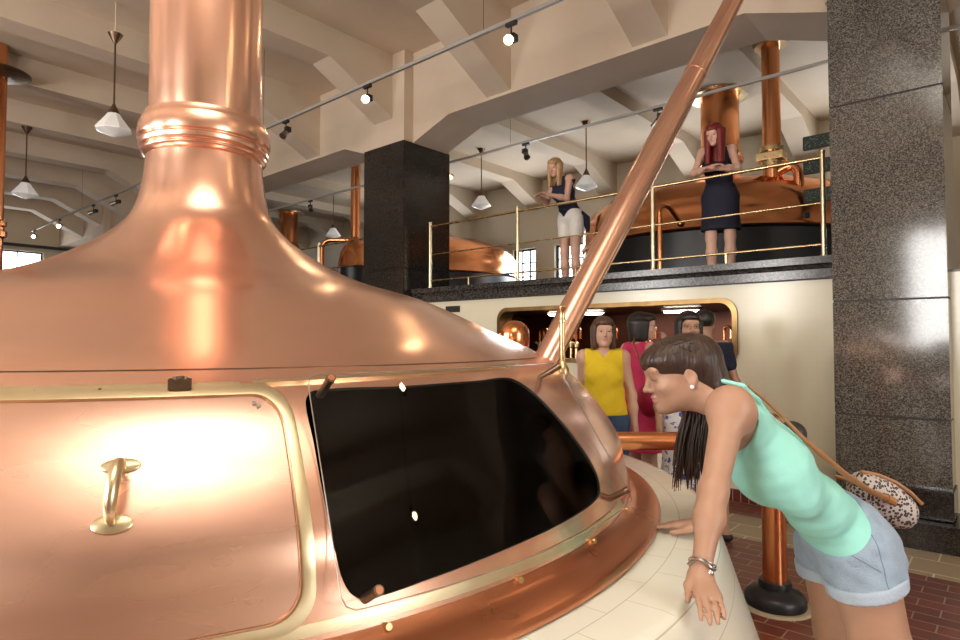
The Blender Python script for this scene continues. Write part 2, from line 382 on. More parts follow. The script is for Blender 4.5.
def kp(th, z, off=0):
    "point and normal on the kettle shell, th in degrees round the axis"
    r, nr, nz = kr(z); a = math.radians(th); r2 = r+nr*off
    return Vector((KA.x+r2*math.cos(a), KA.y+r2*math.sin(a), z+nz*off)), Vector((nr*math.cos(a), nr*math.sin(a), nz))
kettle = thing('brewing_kettle', (KA.x, KA.y, 1.0), 'huge polished copper brewing kettle with tall stack, hatch and dark viewing window, in the foreground', 'kettle')
def mesh_from(name, V, F, m, parent, N=None):
    org = world_org(parent) if parent is not None else Vector((0, 0, 0))
    me = bpy.data.meshes.new(name); me.from_pydata([tuple(Vector(v)-org) for v in V], [], F); me.update(); me.materials.append(m); me.shade_smooth()
    if N is not None: me.normals_split_custom_set_from_vertices([tuple(n_) for n_ in N])
    else: me.set_sharp_from_angle(angle=math.radians(28))
    return link(name, me, parent)
def superell(c0, c1, a, b, r, n):
    "rounded rectangle outline in (th, z), n points, radius r in metres (b side), degrees scaled"
    s = math.radians(1)*1.55
    pts = []; w_, h_ = a*s, b
    per = []
    q = n//4
    for cx, cy, a0 in ((w_-r, h_-r, 0), (-w_+r, h_-r, 90), (-w_+r, -h_+r, 180), (w_-r, -h_+r, 270)):
        for i in range(12): t = math.radians(a0+90*i/11); per.append((cx+r*math.cos(t), cy+r*math.sin(t)))
    per = np.array(per+[per[0]]); L = np.concatenate([[0], np.cumsum(np.hypot(*np.diff(per, axis=0).T))])
    u = np.linspace(0, L[-1], n, endpoint=False)
    x = np.interp(u, L, per[:, 0]); y = np.interp(u, L, per[:, 1])
    return [(c0+x_/s, c1+y_) for x_, y_ in zip(x, y)]
def loft(outs, offs, cap=False):
    "loft matching outlines over the kettle surface; returns V, F, N"
    V, F, N = [], [], []; n = len(outs[0])
    for o_, of in zip(outs, offs):
        for th, z in o_: p, nn = kp(th, z, of); V.append(p); N.append(nn)
    for r in range(len(outs)-1):
        for i in range(n): F.append((r*n+i, r*n+(i+1) % n, (r+1)*n+(i+1) % n, (r+1)*n+i))
    if cap: F.append(tuple(range((len(outs)-1)*n, len(outs)*n)))
    return V, F, N
def lerp_out(a, b, t): return [(p[0]*(1-t)+q[0]*t, p[1]*(1-t)+q[1]*t) for p, q in zip(a, b)]
# viewing-window opening, drawn in (degrees, height)
wo = [(-16.0, 1.449), (-8, 1.449), (2.3, 1.450), (7.9, 1.449), (9.3, 1.425), (10.2, 1.36), (11.2, 1.28), (12.0, 1.20), (12.2, 1.150), (11.3, 1.133), (4.0, 1.122), (-4.3, 1.114), (-10.6, 1.105), (-15.0, 1.100), (-16.2, 1.118), (-16.9, 1.18), (-17.2, 1.27), (-17.2, 1.36), (-17.0, 1.43)]
def smooth_closed(P, n=96):
    P = np.array(P); m_ = len(P); out = []
    for i in range(m_):
        a, b, c, d = P[i-1], P[i], P[(i+1) % m_], P[(i+2) % m_]
        # centripetal-ish: damp tangents so that corners stay tight
        l = np.hypot((c[0]-b[0])*.027, c[1]-b[1])
        t1 = (c-a); t1 = t1/ (np.hypot(t1[0]*.027, t1[1])+1e-9)*l; t2 = (d-b); t2 = t2/(np.hypot(t2[0]*.027, t2[1])+1e-9)*l
        for t in np.linspace(0, 1, 12, endpoint=False):
            out.append((2*t**3-3*t**2+1)*b+(t**3-2*t**2+t)*t1+(-2*t**3+3*t**2)*c+(t**3-t**2)*t2)
    out = np.array(out); cl = np.vstack([out, out[:1]]); L = np.concatenate([[0], np.cumsum(np.hypot(np.diff(cl[:, 0])*.027, np.diff(cl[:, 1])))])
    u = np.linspace(0, L[-1], n, endpoint=False)
    return np.stack([np.interp(u, L, cl[:, 0]), np.interp(u, L, cl[:, 1])], 1)
# regular grid of the shell leaving a rectangular gap, then a patch from the gap to the opening
TH = np.concatenate([np.arange(-60, 45.01, .5), np.arange(47, 300, 2.)]); nT = len(TH)
tR0, tR1 = -19.0, 14.0; zR0, zR1 = 1.075, 1.468
zs = list(PROF[:, 1]); i0 = int(np.argmin(abs(PROF[:, 1]-zR1))); i1 = int(np.argmin(abs(PROF[:, 1]-zR0))); zR1 = zs[i0]; zR0 = zs[i1]
rows = list(range(0, i0, 3))+list(range(i0, i1+1, 3)); 
if rows[-1] != i1: rows.append(i1)
rows += [i for i in range(i1+3, 400, 3)]
if rows[-1] != 399: rows.append(399)
V, F, N = [], [], []
for i in rows:
    r, z = PROF[i]; nr, nz = _N[i]
    for t in TH: a = math.radians(t); V.append((KA.x+r*math.cos(a), KA.y+r*math.sin(a), z)); N.append((nr*math.cos(a), nr*math.sin(a), nz))
j0 = int(np.argmin(abs(TH-tR0))); j1 = int(np.argmin(abs(TH-tR1))); r0_ = rows.index(i0); r1_ = rows.index(i1)
for a in range(len(rows)-1):
    for b in range(nT):
        if r0_ <= a < r1_ and j0 <= b < j1: continue
        b2 = (b+1) % nT; F.append((a*nT+b, (a+1)*nT+b, (a+1)*nT+b2, a*nT+b2))
# rectangle perimeter nodes (counter-clockwise seen from outside: start top-left going right)
per = [(r0_, b) for b in range(j0, j1)]+[(a, j1) for a in range(r0_, r1_)]+[(r1_, b) for b in range(j1, j0, -1)]+[(a, j0) for a in range(r1_, r0_, -1)]
pn = np.array([(TH[b], zs[rows[a]]) for a, b in per]); npn = len(pn)
W = smooth_closed(wo, 1200)
c0 = np.array([-2.5, 1.27])
def angs(P): return np.arctan2((P[:, 1]-c0[1])/.175, (P[:, 0]-c0[0])/14.5)
aW = angs(W); aP = angs(pn)
sel = [int(np.argmin(abs(np.angle(np.exp(1j*(aW-a)))))) for a in aP]
WO = [tuple(W[i]) for i in sel]
base = [a*nT+b for a, b in per]; prev = base
for k_, t in enumerate((.3, .55, .75, .9, 1.0)):
    ring = lerp_out([tuple(p) for p in pn], WO, t); cur = []
    for th, z in ring: p, nn = kp(th, z); cur.append(len(V)); V.append(p); N.append(nn)
    for i in range(npn): F.append((prev[i], cur[i], cur[(i+1) % npn], prev[(i+1) % npn]))
    prev = cur
me_shell = mesh_from('shell', V, F, COPPER, kettle, N)
# thickness of the cut edge, and the dark glass set behind it
V, F, N = loft([WO, WO], [0, -.009]); mesh_from('window_reveal', V, F, BLACKM, kettle)
gl_outs = [lerp_out(WO, [(c0[0], c0[1])]*npn, t) for t in (-.02, .1, .25, .4, .55, .7, .85, .97)]
V, F, N = loft(gl_outs, [-.007]*8, cap=True); mesh_from('viewing_window', V, F, DKGLASS, kettle, N)
# raised seam bead round the opening lip
def ribbon(path, width, off, m, name, parent, thick=None, closed=False):
    "flat or raised strip following (th,z) points on the shell"
    P = [kp(th, z, off) for th, z in path]; pts_ = [p for p, _ in P]; ns = [n_ for _, n_ in P]; n_ = len(pts_); V, F, N = [], [], []
    for i in range(n_):
        a = pts_[(i-1) % n_] if closed or i else pts_[0]; b = pts_[(i+1) % n_] if closed or i < n_-1 else pts_[-1]
        t = (b-a).normalized(); s = ns[i].cross(t).normalized(); h = width/2
        for q, e in ((-h, -(thick or .004)), (-h*.96, 0), (0, .0002), (h*.96, 0), (h, -(thick or .004))): V.append(pts_[i]+s*q+ns[i]*e)
    m_ = n_ if closed else n_-1
    for i in range(m_):
        for k in range(4): F.append((i*5+k, i*5+k+1, ((i+1) % n_)*5+k+1, ((i+1) % n_)*5+k))
    o_ = mesh_from(name, V, F, m, parent); return o_
def arcpath(t0, t1, z, n=80): return [(t0+(t1-t0)*i/n, z(t0+(t1-t0)*i/n) if callable(z) else z) for i in range(n+1)]
ribbon(arcpath(-20.6, 12.6, lambda t: 1.466+(t+18)*.0004), .010, .006, BRASS_PALE, 'brass_strip', kettle, thick=.006)
ribbon(arcpath(-95, 24.6, 1.4935, 200), .0022, .0012, BRONZE, 'seam_line', kettle, thick=.001)
ribbon(arcpath(-50, 18, 1.074, 140), .021, .004, BRASS_PALE, 'brass_strip', kettle, thick=.004)
ribbon(arcpath(18.4, 150, 1.074, 180), .012, .004, COPPER_RIM, 'lower_band', kettle, thick=.004)
for th in (-14, -3, 8, 19):
    p, nn = kp(th, 1.050, 0); MB().cyl(p-nn*.002, p+nn*.012, .0075, .0065, 14).build('bolt', BRASS, kettle)
# foot flange
MB().lathe([(1.664, 1.055), (1.672, 1.043), (1.690, 1.034), (1.700, 1.032), (1.745, 1.016), (1.756, 1.010), (1.759, 1.002), (1.755, .994), (1.70, .994), (1.66, 1.0), (1.66, 1.05)], (KA.x, KA.y, 0), 240).build('foot_flange', COPPER_RIM, kettle, ang=60)
# stack with its collar
col_ = [(.214, 2.268), (.2235, 2.274), (.232, 2.284), (.234, 2.292), (.229, 2.297), (.2285, 2.301), (.239, 2.305), (.2425, 2.312), (.2425, 2.326), (.237, 2.332), (.2365, 2.337), (.247, 2.341), (.2485, 2.35), (.2455, 2.385), (.238, 2.408), (.2365, 2.411), (.2345, 2.413), (.229, 2.430), (.2265, 2.436), (.2165, 2.440), (.210, 2.442)]
MB().lathe(col_, (KA.x, KA.y, 0), 128).build('stack_collar', COPPER, kettle, ang=30)
MB().lathe([(.206, 2.26), (.2085, 2.4), (.210, 2.8), (.212, 3.4), (.213, ZC+.02)], (KA.x, KA.y, 0), 128).build('stack', COPPER, kettle)
MB().lathe([(.21, ZC-.06), (.33, ZC-.05), (.35, ZC-.02), (.34, ZC), (.21, ZC)], (KA.x, KA.y, 0), 96).build('ceiling_flange', COPPER_DK, kettle)
# hatch door with brass frame
dc, dz = -29.3, 1.268
fo = superell(dc, dz, 11.1, .194, .060, 160); fi = superell(dc, dz, 10.35, .176, .052, 160)
V, F, N = loft([fo, fo, lerp_out(fo, fi, .12), lerp_out(fo, fi, .88), fi, fi], [0, .0055, .006, .006, .0055, .0]); mesh_from('door_frame', V, F, BRASS_PALE, kettle)
fd = superell(dc, dz, 10.2, .172, .050, 160); ctr = [(dc, dz)]*160
outs = [fd, fd]+[lerp_out(fd, ctr, t) for t in (.01, .1, .25, .4, .55, .7, .85, .97)]
V, F, N = loft(outs, [0, .0045, .0065]+[.0068]*7, cap=True); door = mesh_from('hatch_door', V, F, COPPER_DOOR, kettle)
ribbon(arcpath(-95, dc-8.9, 1.459), .018, .005, BRASS_PALE, 'brass_strip', kettle); ribbon(arcpath(dc-9.3, dc+7.6, 1.4625), .012, .006, BRASS_PALE, 'brass_strip', kettle)
# handle: two oval plates and an arched grip
def oval(th, z, a, b, m, parent, name, off=.007):
    p, nn = kp(th, z, off); t = Vector((-math.sin(math.radians(th)), math.cos(math.radians(th)), 0)); s = nn.cross(t)
    mb_ = MB(); R1 = []; rings = [(1, 0), (1, .0025), (.9, .004), (.02, .0045)]
    for f_, h_ in rings: R1.append([mb_.bm.verts.new(p+t*(a*f_*math.cos(2*PI*k/32))+s*(b*f_*math.sin(2*PI*k/32))+nn*h_) for k in range(32)])
    for r in range(3):
        for k in range(32): mb_.bm.faces.new((R1[r][k], R1[r][(k+1) % 32], R1[r+1][(k+1) % 32], R1[r+1][k]))
    return mb_.build(name, m, parent, ang=50)
hd = -28.8
oval(hd, 1.342, .029, .013, BRASS_PALE, door, 'handle_plate'); oval(hd, 1.264, .029, .015, BRASS_PALE, door, 'handle_plate')
p0, n0 = kp(hd+.1, 1.338, .01); p1, n1 = kp(hd-.05, 1.266, .01)
gp = bezier(p0, p0+n0*.052+Vector((0, 0, .014)), p1+n1*.05+Vector((0, 0, -.004)), p1, 16)
MB().tube(gp, [.0065, .007, .0085, .009, .0095, .010, .010, .0105, .0105, .0105, .010, .0095, .009, .0085, .0075, .007, .0065], 16).build('door_handle', BRASS_PALE, door)
# latch block on the strip
p, nn = kp(-25.95, 1.459, .012); mb = MB(); mb.box((0, 0, 0), (.016, .040, .024), bevel=.002)
mb.cyl((.004, -.009, .010), (.004, -.009, .015), .004, seg=10); mb.cyl((.004, .009, .010), (.004, .009, .015), .004, seg=10); mb.cyl((0, 0, .011), (0, 0, .016), .009, .007, 12)
bmesh.ops.rotate(mb.bm, matrix=Matrix.Rotation(math.radians(-25.95), 3, 'Z'), verts=mb.bm.verts); bmesh.ops.translate(mb.bm, vec=p, verts=mb.bm.verts)
mb.build('latch_block', BRONZE, kettle)
for z, th in ((1.426, -20.9), (1.421, -20.6)):
    p, nn = kp(th, z, .006); MB().cyl(p, p+nn*.004, .0045, .004, 12).build('rivet', STEEL, door)
p, nn = kp(-31.2, 1.4585, .005); MB().cyl(p, p+nn*.0015, .003, .003, 10).build('rivet', BRONZE, kettle)
# clear acrylic guard on four stand-offs
ACR = bpy.data.materials.new('clear_acrylic'); ACR.use_nodes = True; nt = ACR.node_tree; nt.nodes.clear()
_o = nt.nodes.new('ShaderNodeOutputMaterial'); _t = nt.nodes.new('ShaderNodeBsdfTransparent'); _g = nt.nodes.new('ShaderNodeBsdfGlossy'); _g.inputs['Roughness'].default_value = .01
_m = nt.nodes.new('ShaderNodeMixShader')
_m.inputs[0].default_value = .02; nt.links.new(_t.outputs[0], _m.inputs[1]); nt.links.new(_g.outputs[0], _m.inputs[2]); nt.links.new(_m.outputs[0], _o.inputs[0])
ACE = mat('acrylic_edge', (.30, .24, .19), .15)
def pc(th, z, off=.055):
    a = math.radians(th); r = 1.42+(1.47-z)*.6+off; return Vector((KA.x+r*math.cos(a), KA.y+r*math.sin(a), z+off*.3))
pl = superell(-.6, 1.279, 16.6, .188, .022, 160)
def pc2(th, z, o_): 
    p = pc(th, z); a = math.radians(th); return p+Vector((math.cos(a)*.86, math.sin(a)*.86, .51))*o_
V = []; F = []
outs = [lerp_out(pl, [(-.6, 1.279)]*160, t) for t in (0, .15, .35, .55, .75, .97)]
for s_ in (0, .005):
    for o_ in outs: V += [pc2(th, z, s_) for th, z in o_]
m_ = len(outs)*160
for s_ in (0, 1):
    for r in range(len(outs)-1):
        for i in range(160):
            q = [s_*m_+r*160+i, s_*m_+r*160+(i+1) % 160, s_*m_+(r+1)*160+(i+1) % 160, s_*m_+(r+1)*160+i]; F.append(tuple(q if s_ == 0 else q[::-1]))
    q = list(range(s_*m_+(len(outs)-1)*160, s_*m_+m_)); F.append(tuple(q if s_ == 0 else q[::-1]))
for i in range(160): F.append((i, m_+i, m_+(i+1) % 160, (i+1) % 160))
guard = mesh_from('acrylic_guard', V, F, ACR, kettle)
e = MB(); e.tube([pc2(th, z, .0025) for th, z in pl]+[pc2(*pl[0], .0025)], .0012, 6); e.build('guard_edge', ACE, guard)
for th, z in ((-15.6, 1.452), (15.0, 1.452), (-15.2, 1.108), (14.4, 1.118)):
    q = pc2(th, z, .016); a = math.radians(th); dn = Vector((math.cos(a)*.86, math.sin(a)*.86, .51))
    m2 = MB(); m2.cyl(q-dn*.078, q-dn*.005, .0085, .0085, 18); m2.cyl(q-dn*.005, q+dn*.004, .0098, .0092, 18); so = m2.build('standoff', BRONZE, kettle)
    MB().cyl(q+dn*.004, q+dn*.0055, .0066, .0066, 18).build('standoff_screw', COPPER_RIM, so)
# brass vent pipe on the shoulder, steam main to the ceiling
p, nn = kp(27.4, 1.443)
mb = MB(); mb.lathe([(0, -.01), (.024, -.01), (.024, .012), (.019, .018), (.0165, .032), (.0105, .038), (.0095, .17), (.0125, .172), (.0125, .182), (.0105, .186), (.0105, .215), (.0155, .222), (.0155, .226), (0, .226)], p, 24)
mb.build('vent_pipe', BRASS, kettle, ang=40)
a0, a1 = D(540, 372, 3.45), D(739, -10, 4.75); dr = a1-a0; a2 = a0+dr*((ZC-a0[2])/dr[2])
sp = thing('steam_pipe', tuple(a0), 'long slanting copper steam pipe rising from behind the kettle to the ceiling', 'pipe')
mb = MB(); mb.tube([a0, a0+dr*.15, a0+dr*.30, a0+dr*.31, a0+dr*.42, a0+dr*.55, a0+dr*.72, a1, a2], [.072, .078, .084, .088, .091, .086, .078, .070, .068], 28); mb.tube([np.array([a0[0], a0[1], .994]), a0-np.array([0, 0, .1]), a0, a0+dr*.03], [.07, .07, .0715, .072], 24); mb.build('pipe', COPPER, sp)
for t in (.72,):
    c = a0+dr*t; dd = dr/np.linalg.norm(dr); MB().tube([c-dd*.012, c-dd*.008, c+dd*.008, c+dd*.012], [.079, .081, .081, .079], 28).build('pipe_joint', COPPER, sp)
mb = MB().tube([a2-dr*.01, a2], [.10, .10], 24); mb.build('ceiling_flange', COPPER_DK, sp)
# tiled surround the kettle stands in
SUR = mat('cream_surround_tile', (.82, .80, .66), .16); nt = SUR.node_tree; b = nt.nodes['Principled BSDF']
tc = nt.nodes.new('ShaderNodeTexCoord'); sep = nt.nodes.new('ShaderNodeSeparateXYZ'); nt.links.new(tc.outputs['Object'], sep.inputs[0])
def mth(op, a, b_=None, c=None):
    n_ = nt.nodes.new('ShaderNodeMath'); n_.operation = op
    for i_, v in enumerate((a, b_, c)):
        if v is None: continue
        if isinstance(v, (int, float)): n_.inputs[i_].default_value = v
        else: nt.links.new(v, n_.inputs[i_])
    return n_.outputs[0]
rad = mth('SQRT', mth('ADD', mth('MULTIPLY', sep.outputs[0], sep.outputs[0]), mth('MULTIPLY', sep.outputs[1], sep.outputs[1])))
ang_ = mth('MULTIPLY', mth('ARCTAN2', sep.outputs[1], sep.outputs[0]), 57.2958)
sidez = mth('LESS_THAN', sep.outputs[2], -.022)     # outer face: rings by height
ringd = mth('ABSOLUTE', mth('SUBTRACT', rad, 1.815))
inner = mth('LESS_THAN', rad, 1.815)
angs_ = mth('ADD', ang_, mth('MULTIPLY', inner, 2.7))
def seam(a, step, w_):
    f_ = mth('FRACT', mth('DIVIDE', a, step)); return mth('LESS_THAN', mth('ABSOLUTE', mth('SUBTRACT', f_, .5)), w_)
s1 = mth('LESS_THAN', ringd, .0012); s2 = mth('MULTIPLY', seam(angs_, 6.2, .005), mth('GREATER_THAN', sep.outputs[2], -.012)); s3 = mth('LESS_THAN', mth('ABSOLUTE', mth('SUBTRACT', rad, 1.928)), .001)
s4 = mth('MULTIPLY', sidez, seam(sep.outputs[2], .24, .005))
line = mth('MAXIMUM', mth('MAXIMUM', s1, s2), mth('MAXIMUM', s3, s4))
mx = nt.nodes.new('ShaderNodeMix'); mx.data_type = 'RGBA'; nt.links.new(line, mx.inputs[0]); mx.inputs[6].default_value = (.88, .86, .74, 1); mx.inputs[7].default_value = (.60, .57, .46, 1)
nt.links.new(mx.outputs[2], b.inputs['Base Color'])
sur = thing('tiled_surround', (KA.x, KA.y, 1.0), 'cream tiled ring wall round the foot of the copper kettle', 'surround')
me = MB().lathe([(1.62, .993), (1.90, .992), (1.922, .988), (1.932, .974), (1.94, .95), (2.26, 0), (1.62, 0)], (KA.x, KA.y, 0), 200, close=True); me.build('ring_wall', SUR, sur, ang=50)
# copper main from the kettle that turns down to the floor
h0 = D(600, 441, 2.9); h1 = D(728, 441, 2.9); h1[2] = h0[2]; fp = np.array([-1.10, 3.88, 0])
dp = thing('drain_pipe', (fp[0], fp[1], 0), 'copper pipe running level behind the surround and down to the floor on a black foot', 'pipe')
MB().tube(elbow([h0, h1, (fp[0], fp[1], h0[2]), (fp[0], fp[1], .1)], .12, 10), [.043]*12+[.05, .055]+[.066]*11, 28).build('pipe', COPPER_FAR, dp)
MB().lathe([(.062, .15), (.085, .15), (.09, .135), (.088, .11), (.10, .10), (.145, .085), (.165, .06), (.168, .02), (.16, .0), (0, 0)], (fp[0], fp[1], 0), 40).build('foot', BLACK, dp)
MB().lathe([(.0, .012), (.19, .012), (.20, .0), (0, 0)], (fp[0], fp[1], 0), 40).build('mortar_ring', mat('mortar', (.45, .36, .25), .8), dp)
# small round copper vessel behind the shoulder
c = D(514, 336, 4.75); sv = thing('copper_float_vessel', (c[0], c[1], 0), 'small round copper vessel peeping over the kettle shoulder by the slanting pipe', 'vessel')
MB().lathe([(r_*1.34, z_*1.34) for r_, z_ in [(0, .09), (.03, .086), (.06, .072), (.083, .045), (.09, .01), (.09, -.05), (.08, -.08), (.03, -.1), (.03, -.12)]], c, 32).build('vessel_body', COPPER_FAR, sv)
MB().cyl((c[0], c[1], 0), (c[0], c[1], c[2]-.1), .03, seg=16).lathe([(.12, 0), (.12, .02), (.03, .04)], (c[0], c[1], 0), 24).build('stand', BRONZE, sv)

# ------------------------------------------------------------------ gallery plant
def gallery_kettle(x, y, R, label, ztop=4.15, stack_r=.30):
    t = thing('gallery_kettle', (x, y, ZG), label, 'kettle', None)
    MB().lathe([(0, ZG), (R-.04, ZG), (R-.02, ZG+.02), (R-.02, 3.02), (R-.06, 3.06), (0, 3.06)], (x, y, 0), 96).build('black_base', BLACK, t)
    MB().lathe([(R, 3.04), (R+.03, 3.06), (R+.02, 3.10), (R-.01, 3.13), (R-.01, 3.30), (R-.05, 3.46), (R-.14, 3.62), (R-.34, 3.76), (R*.68, 3.88), (R*.46, 3.97), (stack_r+.26, 4.07), (stack_r+.08, 4.18), (stack_r, 4.34), (stack_r, 4.5)], (x, y, 0), 96).build('dome', COPPER_FAR, t, ang=50)
    MB().lathe([(stack_r, 4.45), (stack_r+.05, 4.47), (stack_r+.06, 4.53), (stack_r+.03, 4.58), (stack_r+.03, 4.62), (stack_r, 4.66)], (x, y, 0), 64).build('stack_collar', COPPER_FAR, t)
    MB().lathe([(stack_r, 4.4), (stack_r, ZC)], (x, y, 0), 64).build('stack', COPPER_FAR, t)
    MB().lathe([(stack_r, 5.58), (stack_r+.17, 5.58), (stack_r+.19, 5.62), (stack_r, 5.62)], (x, y, 0), 48).build('ceiling_flange', BRASS_PALE, t)
    return t
gk = gallery_kettle(-3.62, 10.15, 2.25, 'large copper gallery kettle on a black base behind the red-haired woman')
for ang0 in (200, 236):
    th = math.radians(ang0); pp = [(-3.62+r*math.cos(th), 10.15+r*math.sin(th), z) for r, z in ((2.255, 3.20), (2.21, 3.47), (1.92, 3.77), (1.53, 3.885))]
    MB().tube(pp, .012, 6).build('lid_seam', BRONZE, gk)
gk2 = gallery_kettle(-10.7, 10.5, 2.05, 'copper gallery kettle half hidden by the black granite column')
th = [math.radians(a) for a in range(250, 330, 8)]
MB().tube([(-10.7+1.40*math.cos(a), 10.5+1.40*math.sin(a), 3.885) for a in th], .014, 6).build('lid_seam', BRONZE, gk2)
gallery_kettle(-17.3, 10.5, 1.97, 'farthest copper gallery kettle, only its stack showing right of the big stack')
# riser pipe with brass collar and side elbow
def riser(x, y, r, ztop, zbot, label, fw=.11, fm=BRASS_PALE):
    t = thing('riser_pipe', (x, y, zbot), label, 'pipe')
    MB().cyl((x, y, zbot), (x, y, ZC), r, seg=36).build('pipe', COPPER_FAR, t)
    MB().lathe([(r, ztop-.08), (r+.09, ztop-.08), (r+fw, ztop-.02), (r+fw, ztop), (r, ztop)], (x, y, 0), 40).build('ceiling_flange', fm, t)
    return t
rp = riser(-2.43, 8.75, .115, 5.62, 3.45, 'copper riser pipe with brass collar standing right of the red-haired woman')
rp.location = (-2.43, 8.75, ZG); rp['_o'] = [-2.43, 8.75, ZG]
for ch in [o for o in bpy.data.objects if o.parent == rp]: ch.data.transform(Matrix.Translation((0, 0, 3.45-ZG)))
MB().box((-2.43, 8.75, 4.02), (.34, .3, .10), bevel=.01).lathe([(.115, 4.10), (.15, 4.10), (.15, 4.16), (.115, 4.16)], (-2.43, 8.75, 0), 32).lathe([(.115, 3.9), (.14, 3.9), (.14, 3.96), (.115, 3.96)], (-2.43, 8.75, 0), 32).build('brass_collar', BRASS, rp)
MB().cyl((-2.43, 8.75, ZG), (-2.43, 8.75, 3.5), .115, seg=30).build('lower_pipe', COPPER_DK, rp)
ep = np.array([-2.43, 8.75, 3.78]); e2 = D(799, 200, 8.0); 
MB().tube(elbow([ep, (e2[0], e2[1], 3.92), (e2[0], e2[1], 3.1)], .22, 10), .062, 20).build('side_elbow', COPPER_FAR, rp)
MB().cyl((e2[0], e2[1], ZG), (e2[0], e2[1], 3.28), .10, seg=20).lathe([(.10, 3.1), (.16, 3.1), (.16, 3.2), (.1, 3.2)], (e2[0], e2[1], 0), 24).build('valve_housing', BLACK, rp)
# far left riser
t = riser(-10.84, 1.92, .125, 5.38, 0, 'copper riser pipe at the left edge of the hall, dark flange near the ceiling', .28, BRONZE)
MB().lathe([(.13, 3.0), (.17, 3.02), (.17, 3.1), (.14, 3.12), (.14, 3.16), (.165, 3.18), (.165, 3.24), (.13, 3.26)], (-10.84, 1.92, 0), 32).build('pipe_joint', COPPER_FAR, t)
# small vessel left of the column with a curved outlet
x, y = -10.75, 8.15; t = thing('small_copper_still', (x, y, ZG), 'small copper still with thin stack and curved outlet pipe left of the black column', 'still')
MB().lathe([(0, ZG), (.34, ZG), (.34, 3.12), (0, 3.12)], (x, y, 0), 32).build('black_base', BLACK, t)
MB().lathe([(.36, 3.12), (.38, 3.15), (.36, 3.2), (.345, 3.3), (.31, 3.45), (.24, 3.6), (.15, 3.7), (.11, 3.8)], (x, y, 0), 40).build('still_body', COPPER_FAR, t)
MB().cyl((x, y, 3.75), (x, y, ZC), .105, seg=24).build('stack', COPPER_FAR, t)
q = Vector((x, y, 0)); lft = Vector(tuple(-RIGHT)); 
MB().tube(elbow([q+Vector((0, 0, 3.74)), q+lft*.72+Vector((0, 0, 3.74)), q+lft*.72+Vector((0, 0, ZG))], .22, 8), .05, 16).build('outlet_pipe', COPPER_FAR, t)
# thin bent copper tube at the railing
b0 = D(660, 262, 7.2); b0[2] = ZG
t = thing('bent_copper_tube', (b0[0], b0[1], ZG), 'thin copper tube with a hooked top behind the brass post left of the red-haired woman', 'tube')
dd = Vector(tuple(RIGHT*.8+FWD*.6)); q = Vector(tuple(b0))
MB().tube(elbow([q, q+Vector((0, 0, 1.02)), q+dd*.16+Vector((0, 0, 1.06)), q+dd*.42+Vector((0, 0, .86))], .09), .028, 14).build('tube', COPPER_FAR, t)
MB().sphere(q+dd*.42+Vector((0, 0, .86)), .045).build('tube_end', COPPER_DK, t)

# railing
def railing(xs, lab):
    t = thing('brass_railing', (xs[0], 6.13, 2.30), lab, 'railing')
    for x in xs:
        MB().lathe([(.030, 0), (.030, .02), (.022, .03), (.022, .94), (.026, .945), (.026, .96), (0, .965)], (x, 6.13, 2.30), 20).build('post', BRASS_PALE, t)
    for z, r in ((.90, .0165), (.49, .0095), (.115, .0125)):
        MB().cyl((xs[0], 6.13, 2.30+z), (xs[-1], 6.13, 2.30+z), r, seg=12).build('rail', BRASS, t)
    for a, b in zip(xs[:-1], xs[1:]):
        MB().cyl(((a+b)/2-.05, 6.13, 2.30), ((a+b)/2-.05, 6.13, 2.415), .012, seg=10).build('strut', BRASS, t)
    return t
railing([-6.33, -4.74, -2.91, -1.28], 'three-bar brass railing along the gallery edge from black column to granite pillar')
railing([-12.7, -10.9, -9.12, -7.6], 'three-bar brass railing of the gallery left of the black granite column')

# menu-like display boards by the pillar
t = thing('display_stand', (-1.75, 8.3, ZG), 'stack of three black switch display panels half hidden by the granite pillar', 'display')
bx = D(822, 170, 7.7); t.location = (bx[0], bx[1], ZG); t['_o'] = [float(bx[0]), float(bx[1]), ZG]
MB().cyl((bx[0]+.25, bx[1]+.06, ZG), (bx[0]+.25, bx[1]+.06, 4.2), .03, seg=12).box((bx[0]+.25, bx[1]+.06, ZG+.015), (.4, .3, .03)).build('stand_pole', BLACKM, t)
GRN = mat('printed_green_lettering', (.10, .22, .12), .5, 0, 1, 42, ncol=(.008, .008, .008), stretch=(1, 1, 1.6))
for n_ in GRN.node_tree.nodes:
    if n_.type == 'VALTORGB': n_.color_ramp.elements[0].position = .52; n_.color_ramp.elements[1].position = .62
for z in (4.07, 3.76, 3.39):
    pnl = MB().box((bx[0]+.1, bx[1], z), (.62, .05, .175), bevel=.006).build('panel', BLACKM, t)
    MB().box((bx[0]+.1, bx[1]-.027, z), (.57, .004, .13)).build('panel_face', GRN, pnl, smooth=False)
# small dark plate on the wall
tag(MB().box((-5.86, YW-.012, 1.99), (.26, .02, .085), bevel=.003).build('wall_plate', BLACKM), 'small dark plate on the cream wall just above the dome, left of the opening', 'plate')

